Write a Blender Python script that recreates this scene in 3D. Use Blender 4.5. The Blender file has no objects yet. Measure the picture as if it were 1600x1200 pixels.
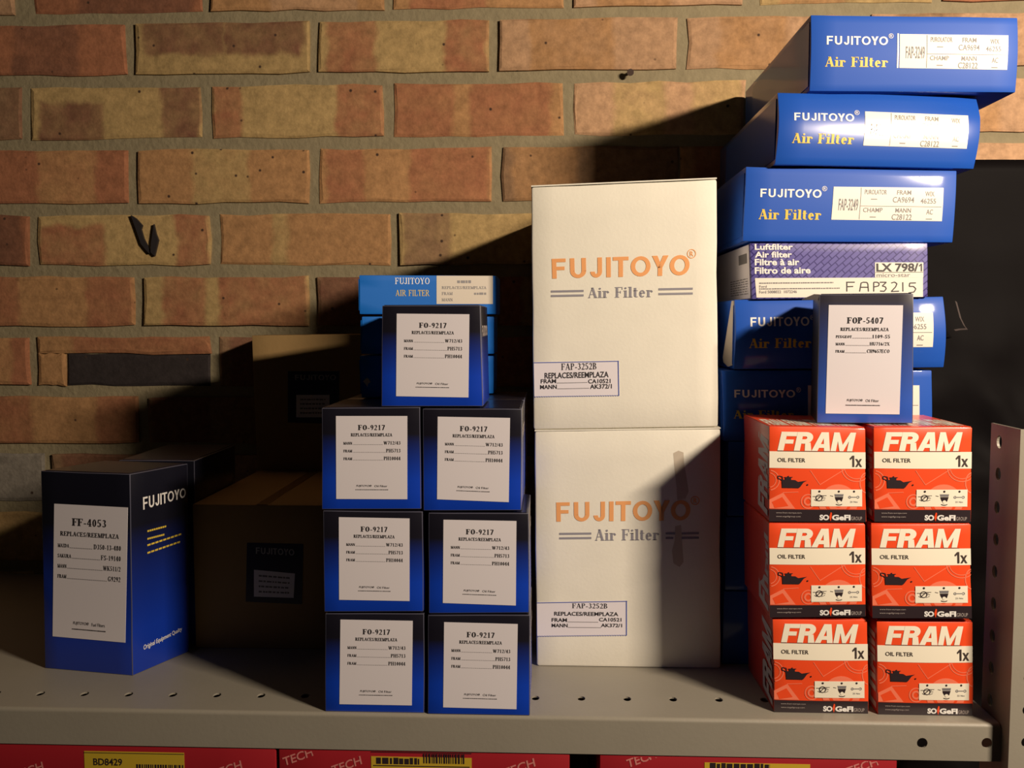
import bpy, bmesh, math, random
from mathutils import Vector, Matrix, noise

random.seed(7)
S = bpy.context.scene
COL = S.collection

# ------------------------------------------------------------------ camera
CAMZ = 1.50                      # camera height above the floor
F_PX = 1420.0                    # focal length for a 1600 px wide frame
YAW, PITCH = math.atan(55 / 1420), math.atan(95 / 1420)
cam_d = bpy.data.cameras.new('camera')
cam = bpy.data.objects.new('camera', cam_d)
COL.objects.link(cam)
cam_d.sensor_width = 36.0
cam_d.lens = F_PX / 1600 * 36.0
cam_d.clip_start = 0.01
cam.location = (0, 0, CAMZ)
cam.rotation_euler = (math.pi / 2 - PITCH, 0, YAW)
S.camera = cam
CAM = Vector((0, 0, CAMZ))
ROT = cam.rotation_euler.to_matrix()

# ------------------------------------------------------------------ view, world, light
S.view_settings.view_transform = 'Standard'
S.view_settings.look = 'None'
S.view_settings.gamma = 1.0
S.view_settings.exposure = 0.0
S.view_settings.use_curve_mapping = False
W = bpy.data.worlds.new('world')
S.world = W
W.use_nodes = True
W.node_tree.nodes['Background'].inputs[0].default_value = (1.0, 0.78, 0.66, 1)
W.node_tree.nodes['Background'].inputs[1].default_value = 0.008

LAMP = Vector((0.845, 0.03, CAMZ + 0.44))
ld = bpy.data.lights.new('work_lamp', 'AREA')
ld.shape = 'RECTANGLE'
ld.size, ld.size_y = 0.20, 0.035
ld.energy = 22.5
ld.color = (1.0, 0.82, 0.63)
lo = bpy.data.objects.new('work_lamp', ld)
COL.objects.link(lo)
lo.location = LAMP
_d = (Vector((0.36, 1.10, CAMZ + 0.02)) - LAMP).normalized()
lo.rotation_euler = _d.to_track_quat('-Z', 'Y').to_euler()

Y_WALL = 1.115
Y_SHELF = 0.715


# ------------------------------------------------------------------ picking points in the place
def ray(px, py):
    return ROT @ Vector(((px - 800) / F_PX, -(py - 600) / F_PX, -1.0))


def P(px, py, y):
    d = ray(px, py)
    return CAM + d * (y / d.y)


Z_SHELF = P(740, 1118, Y_SHELF).z


def G(px, py, z=None):
    d = ray(px, py)
    return CAM + d * (((Z_SHELF if z is None else z) - CAMZ) / d.z)


# ------------------------------------------------------------------ materials
MATS = {}


def mat(name, col, rough=0.5, coat=0.0, coat_rough=0.1, spec=0.5, bump=0.0, bump_scale=200.0, vary=0.0, vary_scale=20.0, metal=0.0):
    if name in MATS:
        return MATS[name]
    m = bpy.data.materials.new(name)
    m.use_nodes = True
    nt = m.node_tree
    b = nt.nodes['Principled BSDF']
    b.inputs['Base Color'].default_value = (*col, 1)
    b.inputs['Roughness'].default_value = rough
    b.inputs['Coat Weight'].default_value = coat
    b.inputs['Coat Roughness'].default_value = coat_rough
    b.inputs['Specular IOR Level'].default_value = spec
    b.inputs['Metallic'].default_value = metal
    if bump or vary:
        tc = nt.nodes.new('ShaderNodeTexCoord')
    if bump:
        n = nt.nodes.new('ShaderNodeTexNoise')
        n.inputs['Scale'].default_value = bump_scale
        n.inputs['Detail'].default_value = 4
        bp = nt.nodes.new('ShaderNodeBump')
        bp.inputs['Strength'].default_value = bump
        bp.inputs['Distance'].default_value = 0.002
        nt.links.new(tc.outputs['Object'], n.inputs['Vector'])
        nt.links.new(n.outputs['Fac'], bp.inputs['Height'])
        nt.links.new(bp.outputs['Normal'], b.inputs['Normal'])
    if vary:
        n = nt.nodes.new('ShaderNodeTexNoise')
        n.inputs['Scale'].default_value = vary_scale
        n.inputs['Detail'].default_value = 6
        mr = nt.nodes.new('ShaderNodeMapRange')
        mr.inputs['To Min'].default_value = 1 - vary
        mr.inputs['To Max'].default_value = 1 + vary
        vm = nt.nodes.new('ShaderNodeVectorMath')
        vm.operation = 'SCALE'
        vm.inputs[0].default_value = col
        nt.links.new(tc.outputs['Object'], n.inputs['Vector'])
        nt.links.new(n.outputs['Fac'], mr.inputs['Value'])
        nt.links.new(mr.outputs['Result'], vm.inputs['Scale'])
        nt.links.new(vm.outputs['Vector'], b.inputs['Base Color'])
    MATS[name] = m
    return m


def gradient_mat(name, low, high, p0, p1, rough, coat):
    """printed carton: blue at the foot blending into near-black at the top"""
    if name in MATS:
        return MATS[name]
    m = mat(name, low, rough, coat, 0.12)
    nt = m.node_tree
    b = nt.nodes['Principled BSDF']
    tc = nt.nodes.new('ShaderNodeTexCoord')
    sp = nt.nodes.new('ShaderNodeSeparateXYZ')
    cr = nt.nodes.new('ShaderNodeValToRGB')
    cr.color_ramp.elements[0].position = p0
    cr.color_ramp.elements[0].color = (*low, 1)
    cr.color_ramp.elements[1].position = p1
    cr.color_ramp.elements[1].color = (*high, 1)
    nt.links.new(tc.outputs['Generated'], sp.inputs[0])
    nt.links.new(sp.outputs['Z'], cr.inputs['Fac'])
    nt.links.new(cr.outputs['Color'], b.inputs['Base Color'])
    return m


def brick_mat():
    """fired clay: pale body with darker red 'kiss mark' bands whose place comes from each brick's own properties"""
    m = bpy.data.materials.new('brick_clay')
    m.use_nodes = True
    nt = m.node_tree
    N, L = nt.nodes, nt.links
    b = N['Principled BSDF']
    b.inputs['Roughness'].default_value = 0.9
    b.inputs['Specular IOR Level'].default_value = 0.2
    tc = N.new('ShaderNodeTexCoord')
    at = {}
    for k in ('clay_body', 'clay_band', 'band_a', 'band_b'):
        a = N.new('ShaderNodeAttribute')
        a.attribute_type = 'OBJECT'
        a.attribute_name = k
        at[k] = a
    wn = N.new('ShaderNodeTexNoise')
    wn.inputs['Scale'].default_value = 38
    wn.inputs['Detail'].default_value = 4
    oi = N.new('ShaderNodeObjectInfo')
    off = N.new('ShaderNodeVectorMath')
    off.operation = 'ADD'
    cmb = N.new('ShaderNodeCombineXYZ')
    mul = N.new('ShaderNodeMath')
    mul.operation = 'MULTIPLY'
    mul.inputs[1].default_value = 17.0
    L.new(oi.outputs['Random'], mul.inputs[0])
    L.new(mul.outputs[0], cmb.inputs[1])
    L.new(tc.outputs['Object'], off.inputs[0])
    L.new(cmb.outputs[0], off.inputs[1])
    L.new(off.outputs[0], wn.inputs['Vector'])
    warp = N.new('ShaderNodeVectorMath')
    warp.operation = 'MULTIPLY_ADD'
    warp.inputs[1].default_value = (0.022, 0.0, 0.022)
    L.new(wn.outputs['Color'], warp.inputs[0])
    L.new(tc.outputs['Object'], warp.inputs[2])
    sp = N.new('ShaderNodeSeparateXYZ')
    L.new(warp.outputs[0], sp.inputs[0])

    def band(node):
        s = N.new('ShaderNodeSeparateXYZ')
        L.new(node.outputs['Vector'], s.inputs[0])
        # soft step up at x, down at y ; z is the height above which the band stops
        def smooth(val, edge, sign):
            d = N.new('ShaderNodeMath')
            d.operation = 'SUBTRACT'
            (L.new(val, d.inputs[0]), L.new(edge, d.inputs[1])) if sign > 0 else (L.new(edge, d.inputs[0]), L.new(val, d.inputs[1]))
            r = N.new('ShaderNodeMapRange')
            r.interpolation_type = 'SMOOTHSTEP'
            r.inputs['From Min'].default_value = -0.005
            r.inputs['From Max'].default_value = 0.005
            L.new(d.outputs[0], r.inputs['Value'])
            return r.outputs['Result']
        a = smooth(sp.outputs['X'], s.outputs['X'], 1)
        c = smooth(sp.outputs['X'], s.outputs['Y'], -1)
        # z > 0.5 means the band lies below (z - 1), otherwise above z
        low = N.new('ShaderNodeMath')
        low.operation = 'GREATER_THAN'
        low.inputs[1].default_value = 0.5
        L.new(s.outputs['Z'], low.inputs[0])
        z1 = N.new('ShaderNodeMath')
        z1.operation = 'SUBTRACT'
        z1.inputs[1].default_value = 1.0
        L.new(s.outputs['Z'], z1.inputs[0])
        mz = N.new('ShaderNodeMix')
        L.new(low.outputs[0], mz.inputs['Factor'])
        L.new(smooth(sp.outputs['Z'], s.outputs['Z'], 1), mz.inputs['A'])
        L.new(smooth(sp.outputs['Z'], z1.outputs[0], -1), mz.inputs['B'])
        e = mz.outputs['Result']
        m1 = N.new('ShaderNodeMath')
        m1.operation = 'MULTIPLY'
        L.new(a, m1.inputs[0])
        L.new(c, m1.inputs[1])
        m2 = N.new('ShaderNodeMath')
        m2.operation = 'MULTIPLY'
        L.new(m1.outputs[0], m2.inputs[0])
        L.new(e, m2.inputs[1])
        return m2.outputs[0]
    mx = N.new('ShaderNodeMath')
    mx.operation = 'MAXIMUM'
    L.new(band(at['band_a']), mx.inputs[0])
    L.new(band(at['band_b']), mx.inputs[1])
    fade = N.new('ShaderNodeMapRange')
    fade.inputs['From Min'].default_value = 0.25
    fade.inputs['From Max'].default_value = 0.7
    fade.inputs['To Min'].default_value = 0.55
    L.new(wn.outputs['Fac'], fade.inputs['Value'])
    fm = N.new('ShaderNodeMath')
    fm.operation = 'MULTIPLY'
    L.new(mx.outputs[0], fm.inputs[0])
    L.new(fade.outputs['Result'], fm.inputs[1])
    mix = N.new('ShaderNodeMix')
    mix.data_type = 'RGBA'
    L.new(fm.outputs[0], mix.inputs['Factor'])
    L.new(at['clay_body'].outputs['Color'], mix.inputs['A'])
    L.new(at['clay_band'].outputs['Color'], mix.inputs['B'])
    # mottling
    n2 = N.new('ShaderNodeTexNoise')
    n2.inputs['Scale'].default_value = 90
    n2.inputs['Detail'].default_value = 8
    n2.inputs['Roughness'].default_value = 0.7
    L.new(off.outputs[0], n2.inputs['Vector'])
    mr = N.new('ShaderNodeMapRange')
    mr.inputs['From Min'].default_value = 0.3
    mr.inputs['From Max'].default_value = 0.7
    mr.inputs['To Min'].default_value = 0.7
    mr.inputs['To Max'].default_value = 1.25
    L.new(n2.outputs['Fac'], mr.inputs['Value'])
    sc = N.new('ShaderNodeVectorMath')
    sc.operation = 'SCALE'
    L.new(mix.outputs['Result'], sc.inputs[0])
    L.new(mr.outputs['Result'], sc.inputs['Scale'])
    # burnt specks
    vo = N.new('ShaderNodeTexVoronoi')
    vo.inputs['Scale'].default_value = 60
    vo.inputs['Randomness'].default_value = 1
    L.new(off.outputs[0], vo.inputs['Vector'])
    pit = N.new('ShaderNodeMapRange')
    pit.inputs['From Min'].default_value = 0.07
    pit.inputs['From Max'].default_value = 0.14
    L.new(vo.outputs['Distance'], pit.inputs['Value'])
    gate = N.new('ShaderNodeSeparateColor')
    L.new(vo.outputs['Color'], gate.inputs[0])
    gt = N.new('ShaderNodeMath')
    gt.operation = 'LESS_THAN'
    gt.inputs[1].default_value = 0.72
    L.new(gate.outputs[0], gt.inputs[0])
    mxp = N.new('ShaderNodeMath')
    mxp.operation = 'MAXIMUM'
    L.new(pit.outputs['Result'], mxp.inputs[0])
    L.new(gt.outputs[0], mxp.inputs[1])
    mix2 = N.new('ShaderNodeMix')
    mix2.data_type = 'RGBA'
    mix2.inputs['A'].default_value = (0.06, 0.035, 0.025, 1)
    L.new(mxp.outputs[0], mix2.inputs['Factor'])
    L.new(sc.outputs[0], mix2.inputs['B'])
    L.new(mix2.outputs['Result'], b.inputs['Base Color'])
    n3 = N.new('ShaderNodeTexNoise')
    n3.inputs['Scale'].default_value = 260
    n3.inputs['Detail'].default_value = 6
    L.new(tc.outputs['Object'], n3.inputs['Vector'])
    bp = N.new('ShaderNodeBump')
    bp.inputs['Strength'].default_value = 0.35
    bp.inputs['Distance'].default_value = 0.0015
    L.new(n3.outputs['Fac'], bp.inputs['Height'])
    L.new(bp.outputs['Normal'], b.inputs['Normal'])
    return m


def lx_mat():
    """violet print with a slanting brickwork of darker lines"""
    m = mat('violet_brickwork_print', (0.10, 0.09, 0.30), 0.35, 0.4, 0.15)
    nt = m.node_tree
    tc = nt.nodes.new('ShaderNodeTexCoord')
    mp = nt.nodes.new('ShaderNodeMapping')
    mp.vector_type = 'TEXTURE'
    mp.inputs['Rotation'].default_value = (0, 0, math.radians(42))
    sx = nt.nodes.new('ShaderNodeSeparateXYZ')
    cx = nt.nodes.new('ShaderNodeCombineXYZ')
    bt = nt.nodes.new('ShaderNodeTexBrick')
    bt.inputs['Color1'].default_value = (0.13, 0.115, 0.36, 1)
    bt.inputs['Color2'].default_value = (0.105, 0.09, 0.32, 1)
    bt.inputs['Mortar'].default_value = (0.035, 0.025, 0.16, 1)
    bt.inputs['Scale'].default_value = 56
    bt.inputs['Mortar Size'].default_value = 0.028
    L = nt.links
    L.new(tc.outputs['Object'], sx.inputs[0])
    L.new(sx.outputs['X'], cx.inputs['X'])
    L.new(sx.outputs['Z'], cx.inputs['Y'])
    L.new(cx.outputs[0], mp.inputs['Vector'])
    L.new(mp.outputs[0], bt.inputs['Vector'])
    L.new(bt.outputs['Color'], nt.nodes['Principled BSDF'].inputs['Base Color'])
    return m


M_BLUE = mat('blue_gloss_board', (0.012, 0.085, 0.46), 0.5, 0.45, 0.10, spec=.25)
M_BLUEFILM = mat('blue_film_board', (0.012, 0.085, 0.46), 0.30, 1.0, 0.13, spec=.6)
M_SLIM = mat('bright_blue_board', (0.005, 0.125, 0.50), 0.55, spec=.15)
M_FO = gradient_mat('blue_to_black_board', (0.006, 0.050, 0.50), (0.010, 0.009, 0.016), 0.30, 0.74, 0.32, 0.35)
M_FF = gradient_mat('navy_to_black_board', (0.006, 0.035, 0.36), (0.007, 0.007, 0.014), 0.22, 0.74, 0.32, 0.35)
M_FOP = gradient_mat('slate_blue_to_black_board', (0.03, 0.10, 0.50), (0.035, 0.032, 0.045), 0.15, 0.95, 0.34, 0.3)
M_WHITE = mat('white_corrugated_board', (0.79, 0.76, 0.66), 0.75, bump=0.06, bump_scale=350, vary=0.05, vary_scale=40)
M_KRAFT = mat('brown_kraft_board', (0.32, 0.20, 0.075), 0.8, bump=0.1, vary=0.08, vary_scale=30)
M_PAPER = mat('white_label_paper', (0.76, 0.72, 0.765), 0.55)
M_GLOSSPAPER = mat('glossy_white_label', (0.84, 0.79, 0.70), 0.30, 1.0, 0.13, spec=.6)
M_SATINPAPER = mat('satin_white_label', (0.80, 0.76, 0.68), 0.5, 0.12, 0.2, spec=.3)
M_LAMINK = mat('laminated_ink', (0.20, 0.185, 0.175), 0.30, 1.0, 0.13, spec=.6)
M_INK = mat('black_ink', (0.025, 0.022, 0.025), 0.5)
M_GREYINK = mat('grey_ink', (0.18, 0.17, 0.18), 0.55)
M_WHITEINK = mat('white_ink', (0.82, 0.80, 0.78), 0.4, 0.2)
M_YELLOW = mat('yellow_ink', (0.72, 0.52, 0.06), 0.4, 0.2)
M_ORANGEINK = mat('pale_orange_ink', (0.80, 0.36, 0.13), 0.7)
M_SLATEINK = mat('slate_grey_ink', (0.26, 0.25, 0.29), 0.7)
M_BLUEINK = mat('blue_ink', (0.06, 0.10, 0.40), 0.6)
M_RED = mat('orange_red_board', (0.82, 0.075, 0.018), 0.34, 0.3, 0.12)
M_REDPALE = mat('pale_orange_print', (0.86, 0.20, 0.11), 0.36, 0.3, 0.12)
M_REDSIDE = mat('red_board_shaded_side', (0.50, 0.035, 0.02), 0.4, 0.2, 0.15)  # sides darker than the front: shade put into the colour to cut red bounce
M_CREAM = mat('cream_print', (0.86, 0.80, 0.66), 0.38, 0.3, 0.12)
M_BLACKBAND = mat('black_print', (0.028, 0.018, 0.022), 0.35, 0.3, 0.12)
M_GREYPRINT = mat('grey_print_side', (0.42, 0.36, 0.34), 0.5)
M_LX = lx_mat()
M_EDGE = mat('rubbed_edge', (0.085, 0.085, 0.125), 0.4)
M_CRATE = mat('crimson_board', (0.33, 0.014, 0.022), 0.4, 0.25, 0.15)
M_CRATEY = mat('yellow_label', (0.55, 0.38, 0.03), 0.45)
M_CRATEPRINT = mat('pale_red_print', (0.62, 0.22, 0.20), 0.5)
M_STEEL = mat('grey_painted_steel', (0.29, 0.265, 0.215), 0.42, spec=0.5, bump=0.05, bump_scale=300, vary=0.05, vary_scale=25)
M_MORTAR = mat('sandy_mortar', (0.28, 0.235, 0.145), 0.95, spec=0.2, bump=0.8, bump_scale=130, vary=0.22, vary_scale=60)
M_TAR = mat('tar', (0.022, 0.018, 0.02), 0.6)
M_IRON = mat('rusty_iron', (0.06, 0.035, 0.025), 0.6)
M_PLASTIC = mat('black_polythene', (0.0045, 0.0034, 0.0036), 0.6, spec=0.06)
M_TAPE = mat('clear_tape', (0.09, 0.07, 0.065), 0.35)
M_FLOOR = mat('grey_concrete', (0.12, 0.11, 0.10), 0.9, bump=0.3, bump_scale=40, vary=0.1)
M_STAIN = mat('brown_scuff', (0.52, 0.45, 0.36), 0.8)
M_BARE = mat('bare_board', (0.50, 0.44, 0.38), 0.7)
M_BRICK = brick_mat()
M_NAVY = mat('navy_label', (0.010, 0.013, 0.045), 0.4)


# ------------------------------------------------------------------ small mesh builder
class MB:
    def __init__(self):
        self.v, self.f, self.m = [], [], []

    def add(self, verts, faces, mi=0):
        o = len(self.v)
        self.v += [tuple(x) for x in verts]
        self.f += [tuple(i + o for i in f) for f in faces]
        self.m += [mi] * len(faces)

    def build(self, name, mats, parent=None, loc=None, smooth=False, bevel=0.0, bevel_seg=2, sharp=0.0, edge_mat=-1):
        """vertices are world points; the object stands at loc (or at its parent) and keeps no rotation"""
        mats = mats if isinstance(mats, (list, tuple)) else [mats]
        base = Vector(loc) if loc is not None else (WORLD(parent) if parent is not None else Vector((0, 0, 0)))
        me = bpy.data.meshes.new(name)
        me.from_pydata([tuple(Vector(p) - base) for p in self.v], [], self.f)
        for m in mats:
            me.materials.append(m)
        for p, mi in zip(me.polygons, self.m):
            p.material_index = mi
            p.use_smooth = smooth
        if bevel:
            bm = bmesh.new()
            bm.from_mesh(me)
            bmesh.ops.remove_doubles(bm, verts=bm.verts, dist=1e-6)
            bm.normal_update()
            ed = [e for e in bm.edges if len(e.link_faces) == 2 and e.calc_face_angle(0) > 0.8]
            bmesh.ops.bevel(bm, geom=ed, offset=bevel, segments=bevel_seg, affect='EDGES', profile=0.5, clamp_overlap=True, material=edge_mat)
            bm.to_mesh(me)
            bm.free()
            if smooth:
                for p in me.polygons:
                    p.use_smooth = True
        me.update()
        if sharp:
            for p in me.polygons:
                p.use_smooth = True
            me.set_sharp_from_angle(angle=sharp)
        o = bpy.data.objects.new(name, me)
        COL.objects.link(o)
        if parent is not None:
            o.parent = parent
            o.location = base - WORLD(parent)
        else:
            o.location = base
        return o


def WORLD(o):
    p = Vector(o.location)
    while o.parent is not None:
        o = o.parent
        p += Vector(o.location)
    return p


def tag(o, label=None, cat=None, group=None, kind=None):
    for k, v in (('label', label), ('category', cat), ('group', group), ('kind', kind)):
        if v:
            o[k] = v
    return o


def empty(name, loc, label, cat, group=None):
    o = bpy.data.objects.new(name, None)
    o.empty_display_size = 0.02
    COL.objects.link(o)
    o.location = loc
    return tag(o, label, cat, group)


# ------------------------------------------------------------------ faces one can print on
def bil(q, u, v):
    """q = TL TR BR BL, u to the right, v downwards"""
    return (q[0] * (1 - u) + q[1] * u) * (1 - v) + (q[3] * (1 - u) + q[2] * u) * v


class Face:
    def __init__(s, q, n, bulge=None):
        s.q, s.n, s.bulge = q, n, bulge or (lambda u, v: 0.0)

    def pt(s, u, v, h=0.0):
        return bil(s.q, u, v) + s.n * (h + s.bulge(u, v))

    def uv_world(s, p):
        u = v = 0.5
        for _ in range(12):
            r = bil(s.q, u, v) - p
            du = (s.q[1] - s.q[0]) * (1 - v) + (s.q[2] - s.q[3]) * v
            dv = (s.q[3] - s.q[0]) * (1 - u) + (s.q[2] - s.q[1]) * u
            a, b, c = du.dot(du), du.dot(dv), dv.dot(dv)
            e, f = -du.dot(r), -dv.dot(r)
            det = a * c - b * b
            u += (e * c - b * f) / det
            v += (a * f - b * e) / det
        return u, v

    def uv(s, px, py):
        """where the sight line of a spot seen in the photograph meets this face"""
        d = ray(px, py)
        t = (s.q[0] - CAM).dot(s.n) / d.dot(s.n)
        return s.uv_world(CAM + d * t)

    def sub(s, pts):
        return Sub(s, [Vector((*s.uv(*p), 0)) for p in pts])

    def subuv(s, u0, v0, u1, v1):
        return Sub(s, [Vector((u0, v0, 0)), Vector((u1, v0, 0)), Vector((u1, v1, 0)), Vector((u0, v1, 0))])


class Sub:
    def __init__(s, parent, uvq):
        s.p, s.uvq = parent, uvq

    def pt(s, u, v, h=0.0):
        w = bil(s.uvq, u, v)
        return s.p.pt(w.x, w.y, h)


def patch(mb, fc, u0, v0, u1, v1, h, nu=1, nv=1, mi=0):
    vs = [fc.pt(u0 + (u1 - u0) * i / nu, v0 + (v1 - v0) * j / nv, h) for j in range(nv + 1) for i in range(nu + 1)]
    fs = []
    for j in range(nv):
        for i in range(nu):
            a = j * (nu + 1) + i
            fs.append((a, a + nu + 1, a + nu + 2, a + 1))
    mb.add(vs, fs, mi)


def sticker(mb, fc, h, nu=1, nv=1, mi=0):
    """a paper label with its own thickness h"""
    patch(mb, fc, 0, 0, 1, 1, h, nu, nv, mi)
    rim = [(i / nu, 0) for i in range(nu)] + [(1, j / nv) for j in range(nv)] + [(1 - i / nu, 1) for i in range(nu)] + [(0, 1 - j / nv) for j in range(nv)]
    k = len(rim)
    mb.add([fc.pt(u, v, h) for u, v in rim] + [fc.pt(u, v, 0.00002) for u, v in rim], [(i, (i + 1) % k, (i + 1) % k + k, i + k) for i in range(k)], mi)


def poly(mb, fc, pts, h, mi=0):
    mb.add([fc.pt(u, v, h) for u, v in pts], [tuple(range(len(pts)))[::-1]], mi)


def ring(mb, fc, cu, cv, ru, rv, wu, wv, h, mi=0, a0=0.0, a1=360.0, n=28, clip=(-9, -9, 9, 9)):
    cl = lambda u, v: (min(max(u, clip[0]), clip[2]), min(max(v, clip[1]), clip[3]))
    vs = []
    for i in range(n + 1):
        a = math.radians(a0 + (a1 - a0) * i / n)
        c, s = math.cos(a), math.sin(a)
        vs.append(fc.pt(*cl(cu + ru * c, cv + rv * s), h))
        vs.append(fc.pt(*cl(cu + (ru - wu) * c, cv + (rv - wv) * s), h))
    mb.add(vs, [(2 * i, 2 * i + 1, 2 * i + 3, 2 * i + 2) for i in range(n)], mi)


def line(mb, fc, p, q, w, h, mi=0, asp=1.0):
    """a straight printed rule in face units; asp = width of the face over its height"""
    dx, dy = (q[0] - p[0]) * asp, q[1] - p[1]
    l = math.hypot(dx, dy) or 1
    nx, ny = -dy / l * w / 2 / asp, dx / l * w / 2
    poly(mb, fc, [(p[0] + nx, p[1] + ny), (q[0] + nx, q[1] + ny), (q[0] - nx, q[1] - ny), (p[0] - nx, p[1] - ny)], h, mi)


# ------------------------------------------------------------------ lettering
TXT = {}


def sans(text, bold=0.0, shear=0.0, space=1.0):
    """outline lettering from the built-in font, scaled into a unit box, y up"""
    key = ('s', text, bold, shear, space)
    if key in TXT:
        return TXT[key]
    c = bpy.data.curves.new('lettering', 'FONT')
    c.body = text
    c.size = 1.0
    c.offset = bold
    c.resolution_u = 3
    c.space_character = space
    o = bpy.data.objects.new('lettering', c)
    COL.objects.link(o)
    dg = bpy.context.evaluated_depsgraph_get()
    me = bpy.data.meshes.new_from_object(o.evaluated_get(dg))
    vs = [(v.co.x + shear * v.co.y, v.co.y) for v in me.vertices]
    fs = [tuple(p.vertices) if p.normal.z > 0 else tuple(p.vertices)[::-1] for p in me.polygons]
    bpy.data.objects.remove(o)
    bpy.data.curves.remove(c)
    bpy.data.meshes.remove(me)
    TXT[key] = norm(vs, fs)
    return TXT[key]


def norm(vs, fs):
    x0, x1 = min(v[0] for v in vs), max(v[0] for v in vs)
    y0, y1 = min(v[1] for v in vs), max(v[1] for v in vs)
    return [((x - x0) / (x1 - x0), (y - y0) / (y1 - y0)) for x, y in vs], fs


class Pen:
    def __init__(s, T, t):
        s.T, s.t, s.v, s.f = T, t, [], []

    def quad(s, a, b, c, d):
        o = len(s.v)
        ar = (b[0] - a[0]) * (d[1] - a[1]) - (b[1] - a[1]) * (d[0] - a[0])
        s.v += [a, b, c, d]
        s.f.append((o, o + 1, o + 2, o + 3) if ar > 0 else (o + 3, o + 2, o + 1, o))

    def box(s, x0, y0, x1, y1):
        s.quad((x0, y0), (x1, y0), (x1, y1), (x0, y1))

    def st(s, x, y0=0, y1=1, w=None, sb=1, stp=1):
        w = w or s.T
        s.box(x - w / 2, y0, x + w / 2, y1)
        e = 0.085
        if sb:
            s.box(x - w / 2 - e, y0, x + w / 2 + e, y0 + s.t)
        if stp:
            s.box(x - w / 2 - e, y1 - s.t, x + w / 2 + e * (0 if stp == 2 else 1), y1)

    def hz(s, x0, x1, y, w=None):
        w = w or s.t
        s.box(x0, y - w / 2, x1, y + w / 2)

    def dg(s, x0, y0, x1, y1, w):
        s.quad((x0 - w / 2, y0), (x0 + w / 2, y0), (x1 + w / 2, y1), (x1 - w / 2, y1))

    def arc(s, cx, cy, rx, ry, a0=0, a1=360, n=14):
        pr = None
        for i in range(n + 1):
            a = math.radians(a0 + (a1 - a0) * i / n)
            c, q = math.cos(a), math.sin(a)
            o_, i_ = (cx + rx * c, cy + ry * q), (cx + max(rx - s.T, 0.02) * c, cy + max(ry - s.t, 0.02) * q)
            if pr:
                s.quad(pr[0], pr[1], i_, o_)
            pr = (o_, i_)

    def tick(s, x, y0, y1):
        s.box(x - s.t * .45, y0, x + s.t * .45, y1)


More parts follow.
